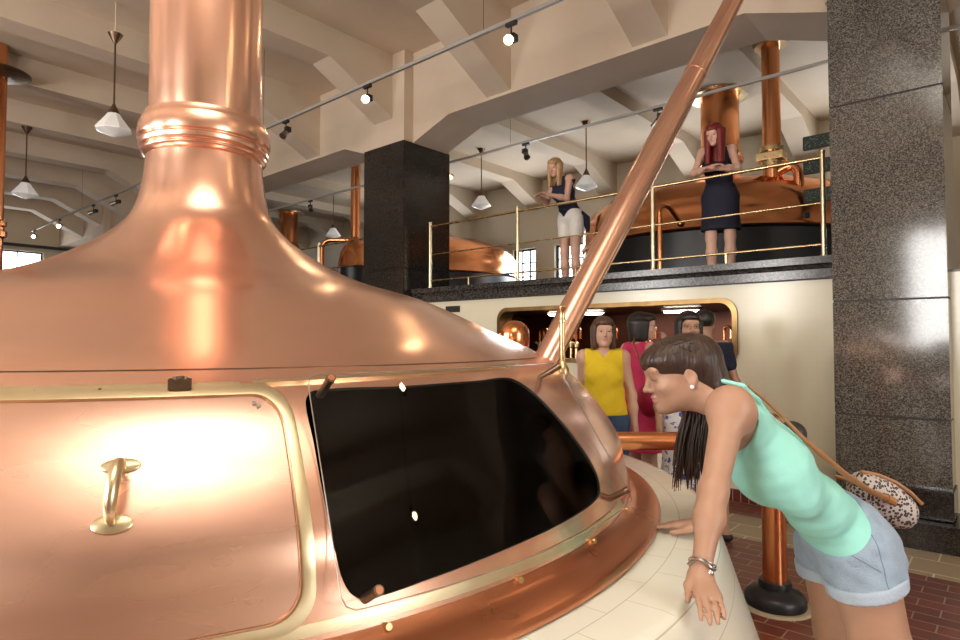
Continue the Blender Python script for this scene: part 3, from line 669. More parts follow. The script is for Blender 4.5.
# ------------------------------------------------------------------ tap room fittings
rs = thing('tap_counter', (-3.6, 7.2, 0), 'dark counter carrying the row of copper taps behind the opening', 'counter')
MB().box((-3.7, 7.3, .6), (4.2, .8, 1.2), bevel=.01).build('counter_body', DARKRED, rs); MB().box((-3.7, 7.28, 1.225), (4.3, .9, .05), bevel=.01).build('counter_top', BLACK, rs)
def tap(p):
    t = thing('copper_tap', p, '', 'tap', 'swan-neck copper taps on the counter')
    q = Vector(p)
    MB().lathe([(.055, 0), (.055, .02), (.028, .04), (.024, .2), (.04, .22), (.04, .27), (.022, .29)], q, 14).build('tap_body', BRASS, t)
    MB().tube(elbow([q+Vector((0, 0, .27)), q+Vector((0, 0, .47)), q+Vector((.10, -.06, .47)), q+Vector((.10, -.06, .33))], .05, 5), .017, 10).build('spout', COPPER_FAR, t)
    MB().cyl(q+Vector((0, -.03, .24)), q+Vector((0, -.09, .27)), .009, seg=8).sphere(q+Vector((0, -.10, .275)), .02, seg=10).build('tap_lever', BRASS, t)
    return t
tp = None
for i in range(15):
    x = -5.6+i*.27; y = 7.15+(.28 if i % 2 else 0)
    lab = 'swan-neck copper tap on the counter, '+('front' if i % 2 == 0 else 'rear')+' row, '+['leftmost', 'second from the left', 'third from the left', 'fourth from the left', 'middle', 'fourth from the right', 'third from the right', 'rightmost'][i//2]
    if tp is None: tp = tap((x, y, 1.25)); tp['label'] = lab
    else: copy_tree(tp, (x, y, 1.25), lab)
def light_bar(c, size, lab):
    l = bpy.data.lights.new('tap_room_light', 'AREA'); l.size = .4; l.energy = 4; l.color = (1, .85, .6); lo = bpy.data.objects.new('tap_room_light', l); COL.objects.link(lo); lo.location = (c[0]-.6, c[1]-.3, 1.89)  # area light added away from the fitting to brighten the taps
    t = thing('strip_light', (c[0], c[1], 1.96), lab, 'light')
    MB().box((c[0], c[1], 1.945), (size[0]+.06, size[1]+.04, .03)).build('housing', WHITE, t); MB().box((c[0], c[1], 1.915), (size[0], size[1], .03)).build('tube', EMIT_TUBE, t)
tag(MB().box((-3.95, 7.46, 1.97), (5.05, 2.26, .02)).build('ceiling_panel', DARKRED, smooth=False), 'dark red ceiling panel over the taps behind the opening', 'panel')
light_bar((-3.12, 7.35), (.42, .10), 'long strip light on the tap room ceiling, right of the pink-dressed woman')
def oval_light(x, y, lab):
    t = thing('oval_ceiling_light', (x, y, 1.96), lab, 'light'); MB().lathe([(0, -.05), (.12, -.045), (.15, -.02), (.15, 0)], (x, y, 1.955), 24).build('diffuser', EMIT_TUBE, t); MB().lathe([(.15, -.02), (.17, -.015), (.17, 0), (.15, 0)], (x, y, 1.957), 24).build('rim', WHITE, t)
oval_light(-4.35, 7.3, 'small oval ceiling light in the tap room seen right of the slanting pipe'); oval_light(-4.95, 7.35, 'small oval ceiling light in the tap room seen left of the slanting pipe')

# ------------------------------------------------------------------ pendants and spot tracks
def pendant(p, lab, L=1.28):
    'opal lamp on a rod'
    t = thing('pendant_lamp', p, lab, 'lamp', 'opal pendant lamps hung from the ceiling'); q = Vector(p)
    MB().lathe([(0, 0), (.085, 0), (.075, -.02), (.018, -.12), (0, -.12)], q, 20).build('ceiling_rose', BRONZE, t)
    MB().cyl(q+Vector((0, 0, -.1)), q+Vector((0, 0, -L+.36)), .011, seg=10).build('rod', BRONZE, t)
    MB().lathe([(.014, -L+.40), (.03, -L+.36), (.065, -L+.29), (.07, -L+.27), (0, -L+.27)], q, 20).build('shade_holder', BRONZE, t)
    MB().lathe([(.065, -L+.28), (.10, -L+.22), (.20, -L+.085), (.208, -L+.07), (.20, -L+.055), (.06, -L+.0), (.02, -L-.015), (0, -L-.015)], q, 8).build('opal_shade', OPAL, t, ang=20)
    return t
PA = pendant((-8.38, 2.65, 5.38), 'nearest opal pendant lamp left of the big copper stack')
for p, lab in (((-13.25, 2.80, 5.38), 'opal pendant lamp at far left beside the left copper riser'), ((-5.93, 9.75, 5.62), 'opal pendant lamp beside the blonde woman on the gallery'),
               ((-8.45, 9.68, 5.62), 'opal pendant lamp just right of the black column'), ((-13.9, 9.8, 5.62), 'small distant opal pendant lamp between big stack and black column'), ((-18.5, 3.0, 5.38), 'most distant opal pendant lamp at the left edge behind the riser')):
    copy_tree(PA, p, lab)
MB().cyl((-8.38, 2.65, 5.37), (-8.38, 2.65, ZC), .009, seg=10).build('ceiling_conduit', CEIL, PA)
TRK = mat('track_metal', (.42, .40, .37), .4, .3)
def track(x0, x1, y, z, lab, hx):
    t = thing('light_track', ((x0+x1)/2, y, z), lab, 'track'); MB().box(((x0+x1)/2, y, z), (x1-x0, .035, .035)).build('rail', TRK, t, smooth=False)
    for x in hx: MB().cyl((x, y, z+.015), (x, y, ZC if not any(abs(x-(-.78-2.09*k)) < .22 for k in range(-2, 12)) else 5.4), .003, seg=6).build('hanger', BRONZE, t)
track(XL+3.5, 2.0, 4.5, 4.6, 'long metal spotlight track across the hall in front of the main beam', [-16.2, -12, -8.1, -3.9, .3])
track(XL+6, 2.0, 7.45, 4.6, 'long metal spotlight track over the gallery behind the main beam', [-16.2, -9.9, -5.9, .3])
track(.6, 4.4, 2.75, 4.6, 'short metal spotlight track beside the right end of the hall', [.9, 4.0])
def spot(x, y, z, aim, lab, lit):
    "spotlight head hanging under the track, aim = direction its front faces"
    t = thing('track_spotlight', (x, y, z-.0175), lab, 'spotlight')
    q = Vector((x, y, z-.0175)); a = Vector(aim).normalized(); hc = q+Vector((0, 0, -.16))
    MB().box(q+Vector((0, 0, -.0175)), (.12, .04, .035)).cyl(q+Vector((0, 0, -.03)), hc+Vector((0, 0, .03)), .008, seg=8).build('adapter', BLACKM, t)
    MB().cyl(hc-a*.075, hc+a*.0, .032, .036, 18).box(hc-a*.06, (.07, .07, .07)).build('housing', BLACKM, t)
    MB().tube([hc+a*.0, hc+a*.10], [.034, .050], 20, caps=False).build('reflector', STEEL, t)
    MB().cyl(hc+a*.085, hc+a*.092, .040, seg=18).build('bulb', EMIT_LAMP if lit else STEEL, t)
    if lit:
        l = bpy.data.lights.new('spot_lamp', 'SPOT'); l.energy = 4; l.color = (1, .72, .42); l.spot_size = math.radians(70); l.shadow_soft_size = .04; l.spot_blend = .5
        lo = bpy.data.objects.new('spot_lamp', l); COL.objects.link(lo); lo.location = hc+a*.12; lo.rotation_euler = (-a).to_track_quat('Z', 'Y').to_euler()
TC = (.0, -1, -.35)
for x, y, aim, lab, lit in ((-5.72, 4.5, (.55, -.75, -.45), 'lit spotlight on the track just left above the black column', 1), (-3.55, 4.5, (.3, -.8, -.5), 'lit spotlight on the hall track near the top centre, above the main beam', 1),
        (1.35, 2.75, (-.8, -.4, -.5), 'lit spotlight on the short track, mirrored higher in the dark kettle window', 1), (3.0, 2.75, (-.9, -.3, -.4), 'lit spotlight on the short track, mirrored lower in the dark kettle window', 1),
        (-.75, 4.5, (.3, -.8, -.5), 'lit spotlight on the hall track in front of the granite pillar, mirrored in its polish', 1),
        (-20.2, 4.5, (.9, -.5, -.3), 'lit spotlight at the far left end of the hall track', 1), (-17.9, 4.5, (.9, -.45, -.3), 'lit spotlight second from the far left end of the hall track', 1),
        (-15.4, 4.5, (-.6, -.7, -.4), 'dark unlit spotlight on the hall track close left of the copper neck', 0), (-14.0, 4.5, (-.6, -.7, -.4), 'dark spotlight on the hall track touching the outline of the copper neck', 0), (-7.5, 4.5, (.2, -.6, -.8), 'dark spotlight on the hall track right beside the stack collar', 0),
        (-5.6, 7.45, (.45, -.3, -.7), 'unlit spotlight with silver reflector on the gallery track above the blonde woman', 0), (-3.45, 7.45, (-.7, .3, -.6), 'dark spotlight on the gallery track just left of the slanting pipe', 0),
        (-11.4, 7.45, (.6, -.3, -.6), 'unlit spotlight on the gallery track above the distant pendant lamp', 0), (-9.1, 7.45, (.6, -.3, -.6), 'dark spotlight on the gallery track in front of the thin still stack', 0)):
    spot(x, y, 4.6, aim, lab, lit)

# ------------------------------------------------------------------ people: signed-distance sculpting
class Field:
    def __init__(s, lo, hi, h):
        s.lo = np.array(lo, float); s.h = h; s.n = np.ceil((np.array(hi)-s.lo)/h).astype(int)+1
        s.ax = [(s.lo[i]+h*np.arange(s.n[i])).astype(np.float32) for i in range(3)]
    def new(s): return np.full(tuple(s.n), 1.0, np.float32)
    def grid(s):
        return np.meshgrid(*s.ax, indexing='ij', sparse=True)
    def put(s, f, fn, lo, hi, k=.02, sub=False):
        m = k+.03
        i0 = np.maximum(0, np.floor((np.minimum(lo, hi)-m-s.lo)/s.h).astype(int)); i1 = np.minimum(s.n, np.ceil((np.maximum(lo, hi)+m-s.lo)/s.h).astype(int)+1)
        if (i1 <= i0).any(): return
        sl = tuple(slice(a, b) for a, b in zip(i0, i1))
        X, Y, Z = np.meshgrid(*[s.ax[i][sl[i]] for i in range(3)], indexing='ij', sparse=True)
        d = fn(X, Y, Z); a = f[sl]
        if sub: d = -d; h_ = np.maximum(k-abs(a-d), 0)/k; f[sl] = np.maximum(a, d)+h_*h_*k*.25
        elif k <= 0: f[sl] = np.minimum(a, d)
        else: h_ = np.maximum(k-abs(a-d), 0)/k; f[sl] = np.minimum(a, d)-h_*h_*k*.25
    def cap(s, f, a, b, ra, rb, k=.02, flat=None, sub=False):
        "tapered capsule; flat = (axis vector, ratio) widens the section along that axis"
        a = np.array(a, float); b = np.array(b, float); d = b-a; L2 = max(d@d, 1e-9)
        R_ = max(ra, rb)*(max(1, flat[1]) if flat else 1)
        def fn(X, Y, Z):
            px, py, pz = X-a[0], Y-a[1], Z-a[2]
            t = np.clip((px*d[0]+py*d[1]+pz*d[2])/L2, 0, 1)
            qx, qy, qz = px-t*d[0], py-t*d[1], pz-t*d[2]
            q2 = qx*qx+qy*qy+qz*qz
            if flat:
                v = np.array(flat[0], float); v /= np.linalg.norm(v); l = qx*v[0]+qy*v[1]+qz*v[2]; q2 = q2-l*l*(1-1/flat[1]**2)
            r = ra+(rb-ra)*t
            dd = np.sqrt(np.maximum(q2, 1e-12))-r
            return dd
        s.put(f, fn, np.minimum(a, b)-R_, np.maximum(a, b)+R_, k, sub)
    def ell(s, f, c, r, M=None, k=.02, sub=False):
        c = np.array(c, float); r = np.array(r, float); M = np.eye(3) if M is None else np.array(M, float)   # rows = local axes
        R_ = r.max()
        def fn(X, Y, Z):
            p = [X-c[0], Y-c[1], Z-c[2]]
            q = [M[i, 0]*p[0]+M[i, 1]*p[1]+M[i, 2]*p[2] for i in range(3)]
            k0 = np.sqrt(sum((q[i]/r[i])**2 for i in range(3))); k1 = np.sqrt(sum((q[i]/r[i]**2)**2 for i in range(3)))
            return k0*(k0-1)/np.maximum(k1, 1e-6)
        s.put(f, fn, c-R_, c+R_, k, sub)
    def mesh(s, f):
        n = f.shape; neg = f < 0
        cs = np.zeros((n[0]-1, n[1]-1, n[2]-1), np.int8)
        for dx in (0, 1):
            for dy in (0, 1):
                for dz in (0, 1): cs += neg[dx:n[0]-1+dx, dy:n[1]-1+dy, dz:n[2]-1+dz]
        act = (cs > 0) & (cs < 8); I = np.argwhere(act); idx = -np.ones(cs.shape, np.int32); idx[act] = np.arange(len(I))
        acc = np.zeros((len(I), 3)); cnt = np.zeros(len(I))
        cor = [(a, b, c) for a in (0, 1) for b in (0, 1) for c in (0, 1)]
        for a in cor:
            for ax in range(3):
                if a[ax]: continue
                b = list(a); b[ax] = 1
                fa = f[I[:, 0]+a[0], I[:, 1]+a[1], I[:, 2]+a[2]]; fb = f[I[:, 0]+b[0], I[:, 1]+b[1], I[:, 2]+b[2]]
                m = (fa < 0) != (fb < 0); t = np.where(m, fa/np.where(m, fa-fb, 1), 0)
                for i in range(3): acc[:, i] += np.where(m, a[i]+(t if i == ax else 0), 0)
                cnt += m
        V = s.lo+(I+acc/cnt[:, None])*s.h
        Fs = []
        for ax in range(3):
            u, v = (ax+1) % 3, (ax+2) % 3
            sl0 = [slice(None)]*3; sl1 = [slice(None)]*3; sl0[ax] = slice(0, -1); sl1[ax] = slice(1, None)
            for q in (u, v): sl0[q] = slice(1, -1); sl1[q] = slice(1, -1)
            A, B = neg[tuple(sl0)], neg[tuple(sl1)]; E_ = np.argwhere(A != B)
            if not len(E_): continue
            flip = A[tuple(E_.T)]; E_ = E_.copy(); E_[:, u] += 1; E_[:, v] += 1
            def c(du, dv): q = E_.copy(); q[:, u] -= du; q[:, v] -= dv; return idx[q[:, 0], q[:, 1], q[:, 2]]
            Q = np.stack([c(1, 1), c(0, 1), c(0, 0), c(1, 0)], 1); Q[~flip] = Q[~flip][:, ::-1]; Fs.append(Q)
        return V, np.vstack(Fs)
B3 = np.stack([RIGHT, FWD, UPZ])            # people are laid out in (right, forward, up) metres
def sdf_obj(name, fld, f, mats, parent, extra=None, matfn=None):
    V, F = fld.mesh(f); W = V@B3
    if extra is not None:
        eV, eF = extra; F = [tuple(q) for q in F]+[tuple(i+len(W) for i in q) for q in eF]; W = np.vstack([W, np.array(eV)@B3])
    org = np.array(world_org(parent)); me = bpy.data.meshes.new(name)
    if extra is None:
        me.vertices.add(len(W)); me.vertices.foreach_set('co', (W-org).astype(np.float32).ravel()); me.loops.add(len(F)*4); me.loops.foreach_set('vertex_index', F.astype(np.int32).ravel())
        me.polygons.add(len(F)); me.polygons.foreach_set('loop_start', np.arange(0, len(F)*4, 4, dtype=np.int32)); me.update(calc_edges=True); me.validate()
    else: me.from_pydata([tuple(v) for v in W-org], [], F)
    for m in (mats if isinstance(mats, (list, tuple)) else [mats]): me.materials.append(m)
    me.shade_smooth()
    if matfn is not None and extra is None:
        c = V[F].mean(1); mi = matfn(c).astype(np.int32); me.polygons.foreach_set('material_index', mi)
    return link(name, me, parent)
def tubes(paths, seg=6):
    V, F = [], []
    for pts, rad in paths:
        pts = np.array(pts, float); n = len(pts); T = np.gradient(pts, axis=0); T /= np.linalg.norm(T, axis=1)[:, None]+1e-9
        N = np.cross(T[0], [.3, .9, .1]); N /= np.linalg.norm(N)+1e-9; b0 = len(V)
        for i in range(n):
            N = N-(N@T[i])*T[i]; N /= np.linalg.norm(N)+1e-9; Bn = np.cross(T[i], N)
            for k in range(seg): a = 2*PI*k/seg; V.append(pts[i]+rad[i]*(N*math.cos(a)+Bn*math.sin(a)))
        for i in range(n-1):
            for k in range(seg): F.append((b0+i*seg+k, b0+i*seg+(k+1) % seg, b0+(i+1)*seg+(k+1) % seg, b0+(i+1)*seg+k))
        F.append(tuple(b0+k for k in range(seg))[::-1]); F.append(tuple(b0+(n-1)*seg+k for k in range(seg)))
    return V, F
def skin(name, c, c2): 
    m = mat(name, c, .42, 0, 1, 14, ncol=c2, spec=.4); b = m.node_tree.nodes['Principled BSDF']; b.inputs['Subsurface Weight'].default_value = .12; b.inputs['Subsurface Radius'].default_value = (.02, .008, .004); return m
def hairmat(name, c, c2):
    return mat(name, c, .38, 0, 1, 55, ncol=c2, bump=.5, bscale=120, stretch=(1, 1, .12), spec=.5)
def cloth(name, c, dark=.12, rough=.8, bump=.15): return mat(name, c, rough, 0, dark, 30, bump=bump, bscale=180)
LIP = mat('lips', (.62, .22, .20), .35); EYEW = mat('eye_white', (.8, .78, .75), .2); IRIS = mat('iris', (.06, .035, .02), .15); BROW = mat('brow_hair', (.07, .04, .03), .7)

def frame(fwd, up):
    f = np.array(fwd, float); f /= np.linalg.norm(f); u = np.array(up, float); u = u-(u@f)*f; u /= np.linalg.norm(u); r = np.cross(f, u); return np.stack([r, f, u])   # rows: right, forward, up
def head_sdf(F, f, c, M, s=1.0, neck=None, k=.02):
    P = lambda x, y, z: np.array(c)+(np.array([x, y, z])*s)@M
    E = lambda x, y, z, rx, ry, rz, kk=k, sub=False: F.ell(f, P(x, y, z), np.array([rx, ry, rz])*s, M, kk*s, sub)
    E(0, -.012, .032, .074, .092, .082); E(0, .030, -.012, .062, .066, .082); E(0, .040, -.055, .050, .050, .055, .03)
    F.cap(f, P(-.045, -.0, -.055), P(-.012, .072, -.092), .018*s, .016*s, .03); F.cap(f, P(.045, 0, -.055), P(.012, .072, -.092), .018*s, .016*s, .03)
    E(0, .086, -.094, .018, .015, .014, .018)
    for sx in (-1, 1):
        E(sx*.031, .098, .006, .020, .014, .014, .012, True); E(sx*.030, .083, .005, .0155, .0135, .0125, .004)
        E(sx*.036, .066, -.028, .022, .024, .018, .02)
        E(sx*.030, .086, .027, .024, .010, .007, .012)
        E(sx*.010, .104, -.034, .0085, .010, .0075, .006)
        E(sx*.076, -.006, -.010, .010, .018, .028, .006); E(sx*.083, -.002, -.008, .006, .010, .018, .006, True); E(sx*.079, .0, -.036, .006, .009, .009, .006)
    F.cap(f, P(0, .092, .022), P(0, .114, -.024), .0070*s, .0095*s, .010); E(0, .119, -.029, .0095, .0105, .009, .006); E(0, .086, .040, .045, .020, .028, .03)
    E(0, .099, -.055, .020, .011, .0062, .006); E(0, .097, -.0675, .018, .011, .0068, .005); E(0, .112, -.0612, .022, .008, .0018, .003, True)
    return P
def hand(F, f, w, palm_dir, fin_dir, side, curl=.2, s=1.0, spread=.12, k=.008):
    "w wrist, palm_dir = normal out of the palm, fin_dir = fingers, side=+1 thumb on +x of cross(fin, palm)"
    fd = np.array(fin_dir, float); fd /= np.linalg.norm(fd); pn = np.array(palm_dir, float); pn = pn-(pn@fd)*fd; pn /= np.linalg.norm(pn); sd = np.cross(fd, pn)*side
    w = np.array(w, float); P = lambda x, y, z: w+(sd*x+fd*y+pn*z)*s
    F.cap(f, P(0, -.02, 0), P(0, .012, 0), .0165*s, .018*s, .02, flat=(sd, 1.3))
    for x in (-.027, -.009, .009, .026): F.cap(f, P(x*.55, .012, .0), P(x, .078, .0), .0125*s, .0105*s, .012)
    tips = []
    for i, (x, L, r) in enumerate(((.028, .066, .0083), (.0095, .074, .0087), (-.0095, .069, .0083), (-.0275, .054, .0074))):
        a = x*spread/.02; p = P(x, .080, 0); d = np.array([math.sin(a*1), math.cos(a), 0]); ang = curl*.35
        for j, (l, rr) in enumerate(((.44, 1), (.31, .92), (.25, .82))):
            dv = sd*d[0]+fd*d[1]*math.cos(ang)+pn*math.sin(ang); q = p+dv*L*l*s
            F.cap(f, p, q, r*rr*s, r*rr*.93*s, .004); p = q; ang += curl*(1+.3*j)
        tips.append(p)
    a = P(.022, .012, .006); b = P(.040, .042, .012); c = P(.044, .070, .016); F.cap(f, a, b, .015*s, .0115*s, .012); F.cap(f, b, c, .0105*s, .009*s, .006); e = c+(sd*.006+fd*.02)*s; F.cap(f, c, e, .009*s, .0075*s, .004)
    return tips
def eyes_brows(P, s, parent, M, open_=True, glasses=False):
    for sx in (-1, 1):
        if open_:
            c = P(sx*.030, .0935, .004); mb = MB(); mb.sphere(tuple(c@B3), .0072*s, seg=12); mb.build('eye', IRIS, parent)
        V, F_ = tubes([([P(sx*(.016+.028*t), .0985-.010*t*t-(.0 if open_ else .001), (.0065 if open_ else .001)+.004*math.sin(PI*t)*(1 if open_ else -1)) for t in np.linspace(0, 1, 7)], [.0012*s]*7)], 5)
        me = bpy.data.meshes.new('eyelash'); org = np.array(world_org(parent)); me.from_pydata([tuple(v) for v in np.array(V)@B3-org], [], F_); me.materials.append(BROW); link('eyelash', me, parent)
        V, F_ = tubes([([P(sx*(.012+.034*t), .1005-.014*t*t, .026+.006*math.sin(PI*t*.8)) for t in np.linspace(0, 1, 7)], [.0018*s, .0026*s, .0028*s, .0026*s, .0022*s, .0016*s, .0008*s])], 5)
        me = bpy.data.meshes.new('eyebrow'); me.from_pydata([tuple(v) for v in np.array(V)@B3-org], [], F_); me.materials.append(BROW); link('eyebrow', me, parent)
    if glasses:
        gl = []
        for sx in (-1, 1):
            gl.append(([P(sx*.032+.024*math.cos(a), .108-.004*abs(math.cos(a)), .002+.017*math.sin(a)) for a in np.linspace(0, 2*PI, 17)], [.0014*s]*17))
            gl.append(([P(sx*.056, .104, .008), P(sx*.072, .07, .008), P(sx*.078, -.005, .005)], [.0014*s]*3))
        gl.append(([P(-.008, .110, .006), P(.008, .110, .006)], [.0014*s]*2)); V, F_ = tubes(gl, 5)
        me = bpy.data.meshes.new('glasses'); me.from_pydata([tuple(v) for v in np.array(V)@B3-org], [], F_); me.materials.append(BROW); link('glasses', me, parent)
def unit(v): v = np.array(v, float); return v/np.linalg.norm(v)

def torso_sdf(F, f, pel, chest, neckb, lat, shL, shR, w=1.0, fwd=None, bust=True, waist=None, dd=1.0):
    "pelvis, ribcage, shoulders; lat = unit vector to the person's right"
    lat = unit(lat); waist = (np.array(pel)*.5+np.array(chest)*.5) if waist is None else np.array(waist); up = unit(np.array(neckb)-np.array(pel)); fw = unit(np.cross(up, lat)) if fwd is None else unit(fwd)
    M = np.stack([lat, fw, up])
    F.ell(f, pel, np.array([.158, .112, .125])*w, M, .05)
    F.cap(f, np.array(pel)+up*.03, waist, .100*w, .083*w, .06, flat=(lat, 1.42)); F.cap(f, waist, chest, .083*w, .098*w*dd, .05, flat=(lat, 1.38))
    F.ell(f, np.array(chest)+up*.02, np.array([.142, .102*dd, .15])*w, M, .05)
    F.cap(f, chest+up*.02, neckb-up*.05, .095*w, .05*w, .05, flat=(lat, 1.35))
    for sh in (shL, shR): F.cap(f, neckb-up*.035, sh, .042*w, .046*w, .045); F.cap(f, chest+up*.07, sh-up*.03, .05*w, .045*w, .05)
    if bust:
        for sx in (-1, 1): F.ell(f, np.array(chest)+lat*sx*.068*w+fw*.078*w+up*.015, np.array([.058, .05, .06])*w, M, .035)
    for sx in (-1, 1): F.ell(f, np.array(pel)+lat*sx*.065*w-fw*.055*w-up*.035, np.array([.075, .075, .085])*w, M, .05)
    return M
def limb(F, f, a, b, c, r, k=.03):
    "two-segment limb with muscle taper: r = (top, above joint, joint, belly, end)"
    a, b, c = map(lambda v: np.array(v, float), (a, b, c))
    F.cap(f, a, b, r[0], r[2], k); F.cap(f, b, b+(c-b)*.35, r[2], r[3], k); F.cap(f, b+(c-b)*.35, c, r[3], r[4], k)
def smoothmax(a, b, k=.006):
    h_ = np.maximum(k-abs(a-b), 0)/k; return np.maximum(a, b)+h_*h_*k*.25

def q_(px, py, z): return toRF(D(px, py, z))
SK1 = skin('skin_tanned', (.50, .29, .195), (.45, .25, .165)); SK2 = skin('skin_light', (.70, .43, .32), (.64, .37, .27))
def front_woman():
    base = RF(1.17, 1.77, 0)
    t = thing('person', tuple(base), 'woman in mint tank top and denim shorts leaning over the tiled surround', 'person')
    Fd = Field((.36, 1.02, 0), (1.46, 2.18, 1.60), .0048); F = Fd
    pel = q_(843, 537, 1.83); wai = q_(817, 507, 1.775); che = q_(774, 464, 1.715); nb = q_(737, 411, 1.69)
    shL = q_(730, 409, 1.575); shR = q_(728, 400, 1.82); elL = q_(713, 492, 1.44); wrL = q_(701, 572, 1.335); elR = q_(716, 480, 1.84); wrR = q_(702, 544, 1.73)
    wrR[2] = 1.035
    hipL = q_(857, 556, 1.755); hipR = q_(831, 554, 1.90); lat = unit(shR-shL)
    knL = np.array([1.155, 1.70, .47]); knR = np.array([1.13, 1.90, .47]); anL = np.array([1.215, 1.69, .075]); anR = np.array([1.20, 1.92, .075])
    body = F.new(); tor = F.new(); leg = F.new()
    kw = dict(w=.81, waist=wai, dd=.86)
    for f in (body, tor): M = torso_sdf(F, f, pel, che, nb, lat, shL, shR, **kw)
    up = unit(nb-pel)
    hf = frame((-.965, .05, -.24), (-.2, 0, 1)); hc = q_(681, 372, 1.75); s = .92
    P = head_sdf(F, body, hc, hf, s)
    F.cap(body, nb, P(0, -.035, -.045), .052, .050, .04)
    F.cap(body, nb+(P(0, 0, 0)-nb)*.3, P(0, .005, -.07), .045, .036, .035)
    limb(F, body, shL, elL, wrL, (.044, 0, .0295, .030, .0195)); limb(F, body, shR, elR, wrR, (.044, 0, .030, .030, .0195))
    F.ell(body, shL+np.array([0, -.004, 0]), (.052, .05, .055), k=.04)
    hand(F, body, wrL, (-.15, -.35, -.92), (-.10, -.90, -.42), -1, curl=.14, s=.83, spread=.016)
    hand(F, body, wrR, (-.05, 0, -1), (-.80, .55, -.20), 1, curl=.06, s=.86, spread=.02)
    for hp, kn, an in ((hipL, knL, anL), (hipR, knR, anR)):
        for f in (body, leg): F.cap(f, hp+np.array([0, 0, .02]), hp*.45+kn*.55, .090, .074, .04); F.cap(f, hp*.45+kn*.55, kn, .074, .054, .03)
        F.cap(body, kn, kn*.65+an*.35, .052, .054, .03); F.cap(body, kn*.65+an*.35, an, .054, .034, .03)
        F.cap(body, an, an+np.array([-.0, 0, -.03]), .034, .030, .02); F.cap(body, an+np.array([.03, 0, -.035]), an+np.array([-.13, 0, -.050]), .030, .018, .03, flat=((0, 1, 0), 1.4))
    lipc = P(0, .104, -.061)
    def mf(c): return ((np.linalg.norm((c-lipc)*[1, 1, 1.5], axis=1) < .0165*s)).astype(int)
    bo = sdf_obj('body', F, body, [SK1, LIP], t, matfn=mf)
    X, Y, Z = F.grid()
    def al(pt, n): return (X-pt[0])*n[0]+(Y-pt[1])*n[1]+(Z-pt[2])*n[2]
    # tank top
    u1 = al(pel, up); u2 = al(nb, up); latd = al(che, lat); fwd_ = M[1]; fr = al(che, fwd_)
    wr = .0012*np.sin(u1*95+latd*22+2.2*np.sin(fr*30))+.0010*np.sin(u1*170-fr*40)
    tl = smin(tor, leg, .03); top = tl-.0085-wr*.55
    top = smoothmax(top, u2-.045+np.maximum(fr+.06, 0)*1.0)       # neckline plane, lower at the chest
    top = smoothmax(top, -(u1-.052))                               # hem
    for sh in (shL, shR):
        sh = sh-up*.012; d = np.sqrt((X-sh[0])**2+(Y-sh[1])**2+(Z-sh[2])**2)-.058; top = smoothmax(top, -d, .01)
    # straps over the shoulders
    st = F.new()
    for sgn, sh in ((-1, shL), (1, shR)):
        m_ = nb*.5+sh*.5
        pts = [che-fwd_*.085+up*.125+lat*sgn*.07, m_-fwd_*.052-up*.02, m_-fwd_*.028+up*.019, m_+fwd_*.022+up*.012, m_+fwd_*.058-up*.04, che+fwd_*.09+up*.09+lat*sgn*.065]
        for a, b in zip(pts[:-1], pts[1:]): F.cap(st, a, b, .0075, .0075, .01, flat=(lat, 1.7))
    st = F.new()
    for a, b in ((q_(723, 381, 1.665), q_(742, 386, 1.655)), (q_(742, 386, 1.655), q_(757, 400, 1.65)), (q_(757, 400, 1.65), q_(768, 416, 1.66))): F.cap(st, a, b, .0065, .0075, .008, flat=((0, 1, 0), 1.8))
    top = smin(top, st, .008)
    MINT = cloth('mint_jersey', (.36, .81, .72), .06, .75, .08)
    tt = sdf_obj('tank_top', F, top, MINT, t)
    # denim shorts
    shf = np.minimum(np.minimum(tor, leg), 1.0); sm = F.new(); sm = smin(tor-.012, leg-.014, .03)
    wr = .0014*np.sin(Z*120+X*60)+.0012*np.sin(X*90-Y*70)
    sh_ = smoothmax(sm-wr, u1-.085); hem = .848+(X-hipL[0])*.28
    sh_ = smoothmax(sh_, -(Z-hem)); 
    DEN = cloth('light_denim', (.38, .49, .62), .2, .85, .35)
    so = sdf_obj('denim_shorts', F, sh_, DEN, t)
    nt = DEN.node_tree; bs = nt.nodes['Principled BSDF']; src = bs.inputs['Base Color'].links[0].from_socket; tc = nt.nodes.new('ShaderNodeTexCoord')   # side seam and pocket edge
    def plane(v, c, op, th):
        d_ = nt.nodes.new('ShaderNodeVectorMath'); d_.operation = 'DOT_PRODUCT'; nt.links.new(tc.outputs['Object'], d_.inputs[0]); d_.inputs[1].default_value = tuple(v)
        s_ = nt.nodes.new('ShaderNodeMath'); s_.operation = 'SUBTRACT'; nt.links.new(d_.outputs['Value'], s_.inputs[0]); s_.inputs[1].default_value = c
        a_ = nt.nodes.new('ShaderNodeMath'); a_.operation = 'ABSOLUTE' if op == 'abs' else 'MULTIPLY'; nt.links.new(s_.outputs[0], a_.inputs[0]); a_.inputs[1].default_value = 1
        l_ = nt.nodes.new('ShaderNodeMath'); l_.operation = 'LESS_THAN'; nt.links.new(a_.outputs[0], l_.inputs[0]); l_.inputs[1].default_value = th; return l_.outputs[0]
    def both(a, b): m_ = nt.nodes.new('ShaderNodeMath'); m_.operation = 'MULTIPLY'; nt.links.new(a, m_.inputs[0]); nt.links.new(b, m_.inputs[1]); return m_.outputs[0]
    rb = base@RIGHT; fb_ = base@FWD
    near = plane(FWD, hipL[1]-fb_-.02, 'lt', 0)
    sm1 = both(plane(RIGHT+UPZ*.15, hipL[0]+.012+.9*.15-rb, 'abs', .0016), near)
    n2 = RIGHT*.5+UPZ*.87; sm2 = both(plane(n2, (hipL[0]-.05-rb)*.5+.955*.87, 'abs', .0014), both(near, plane(RIGHT, hipL[0]-rb+.0, 'lt', 0)))
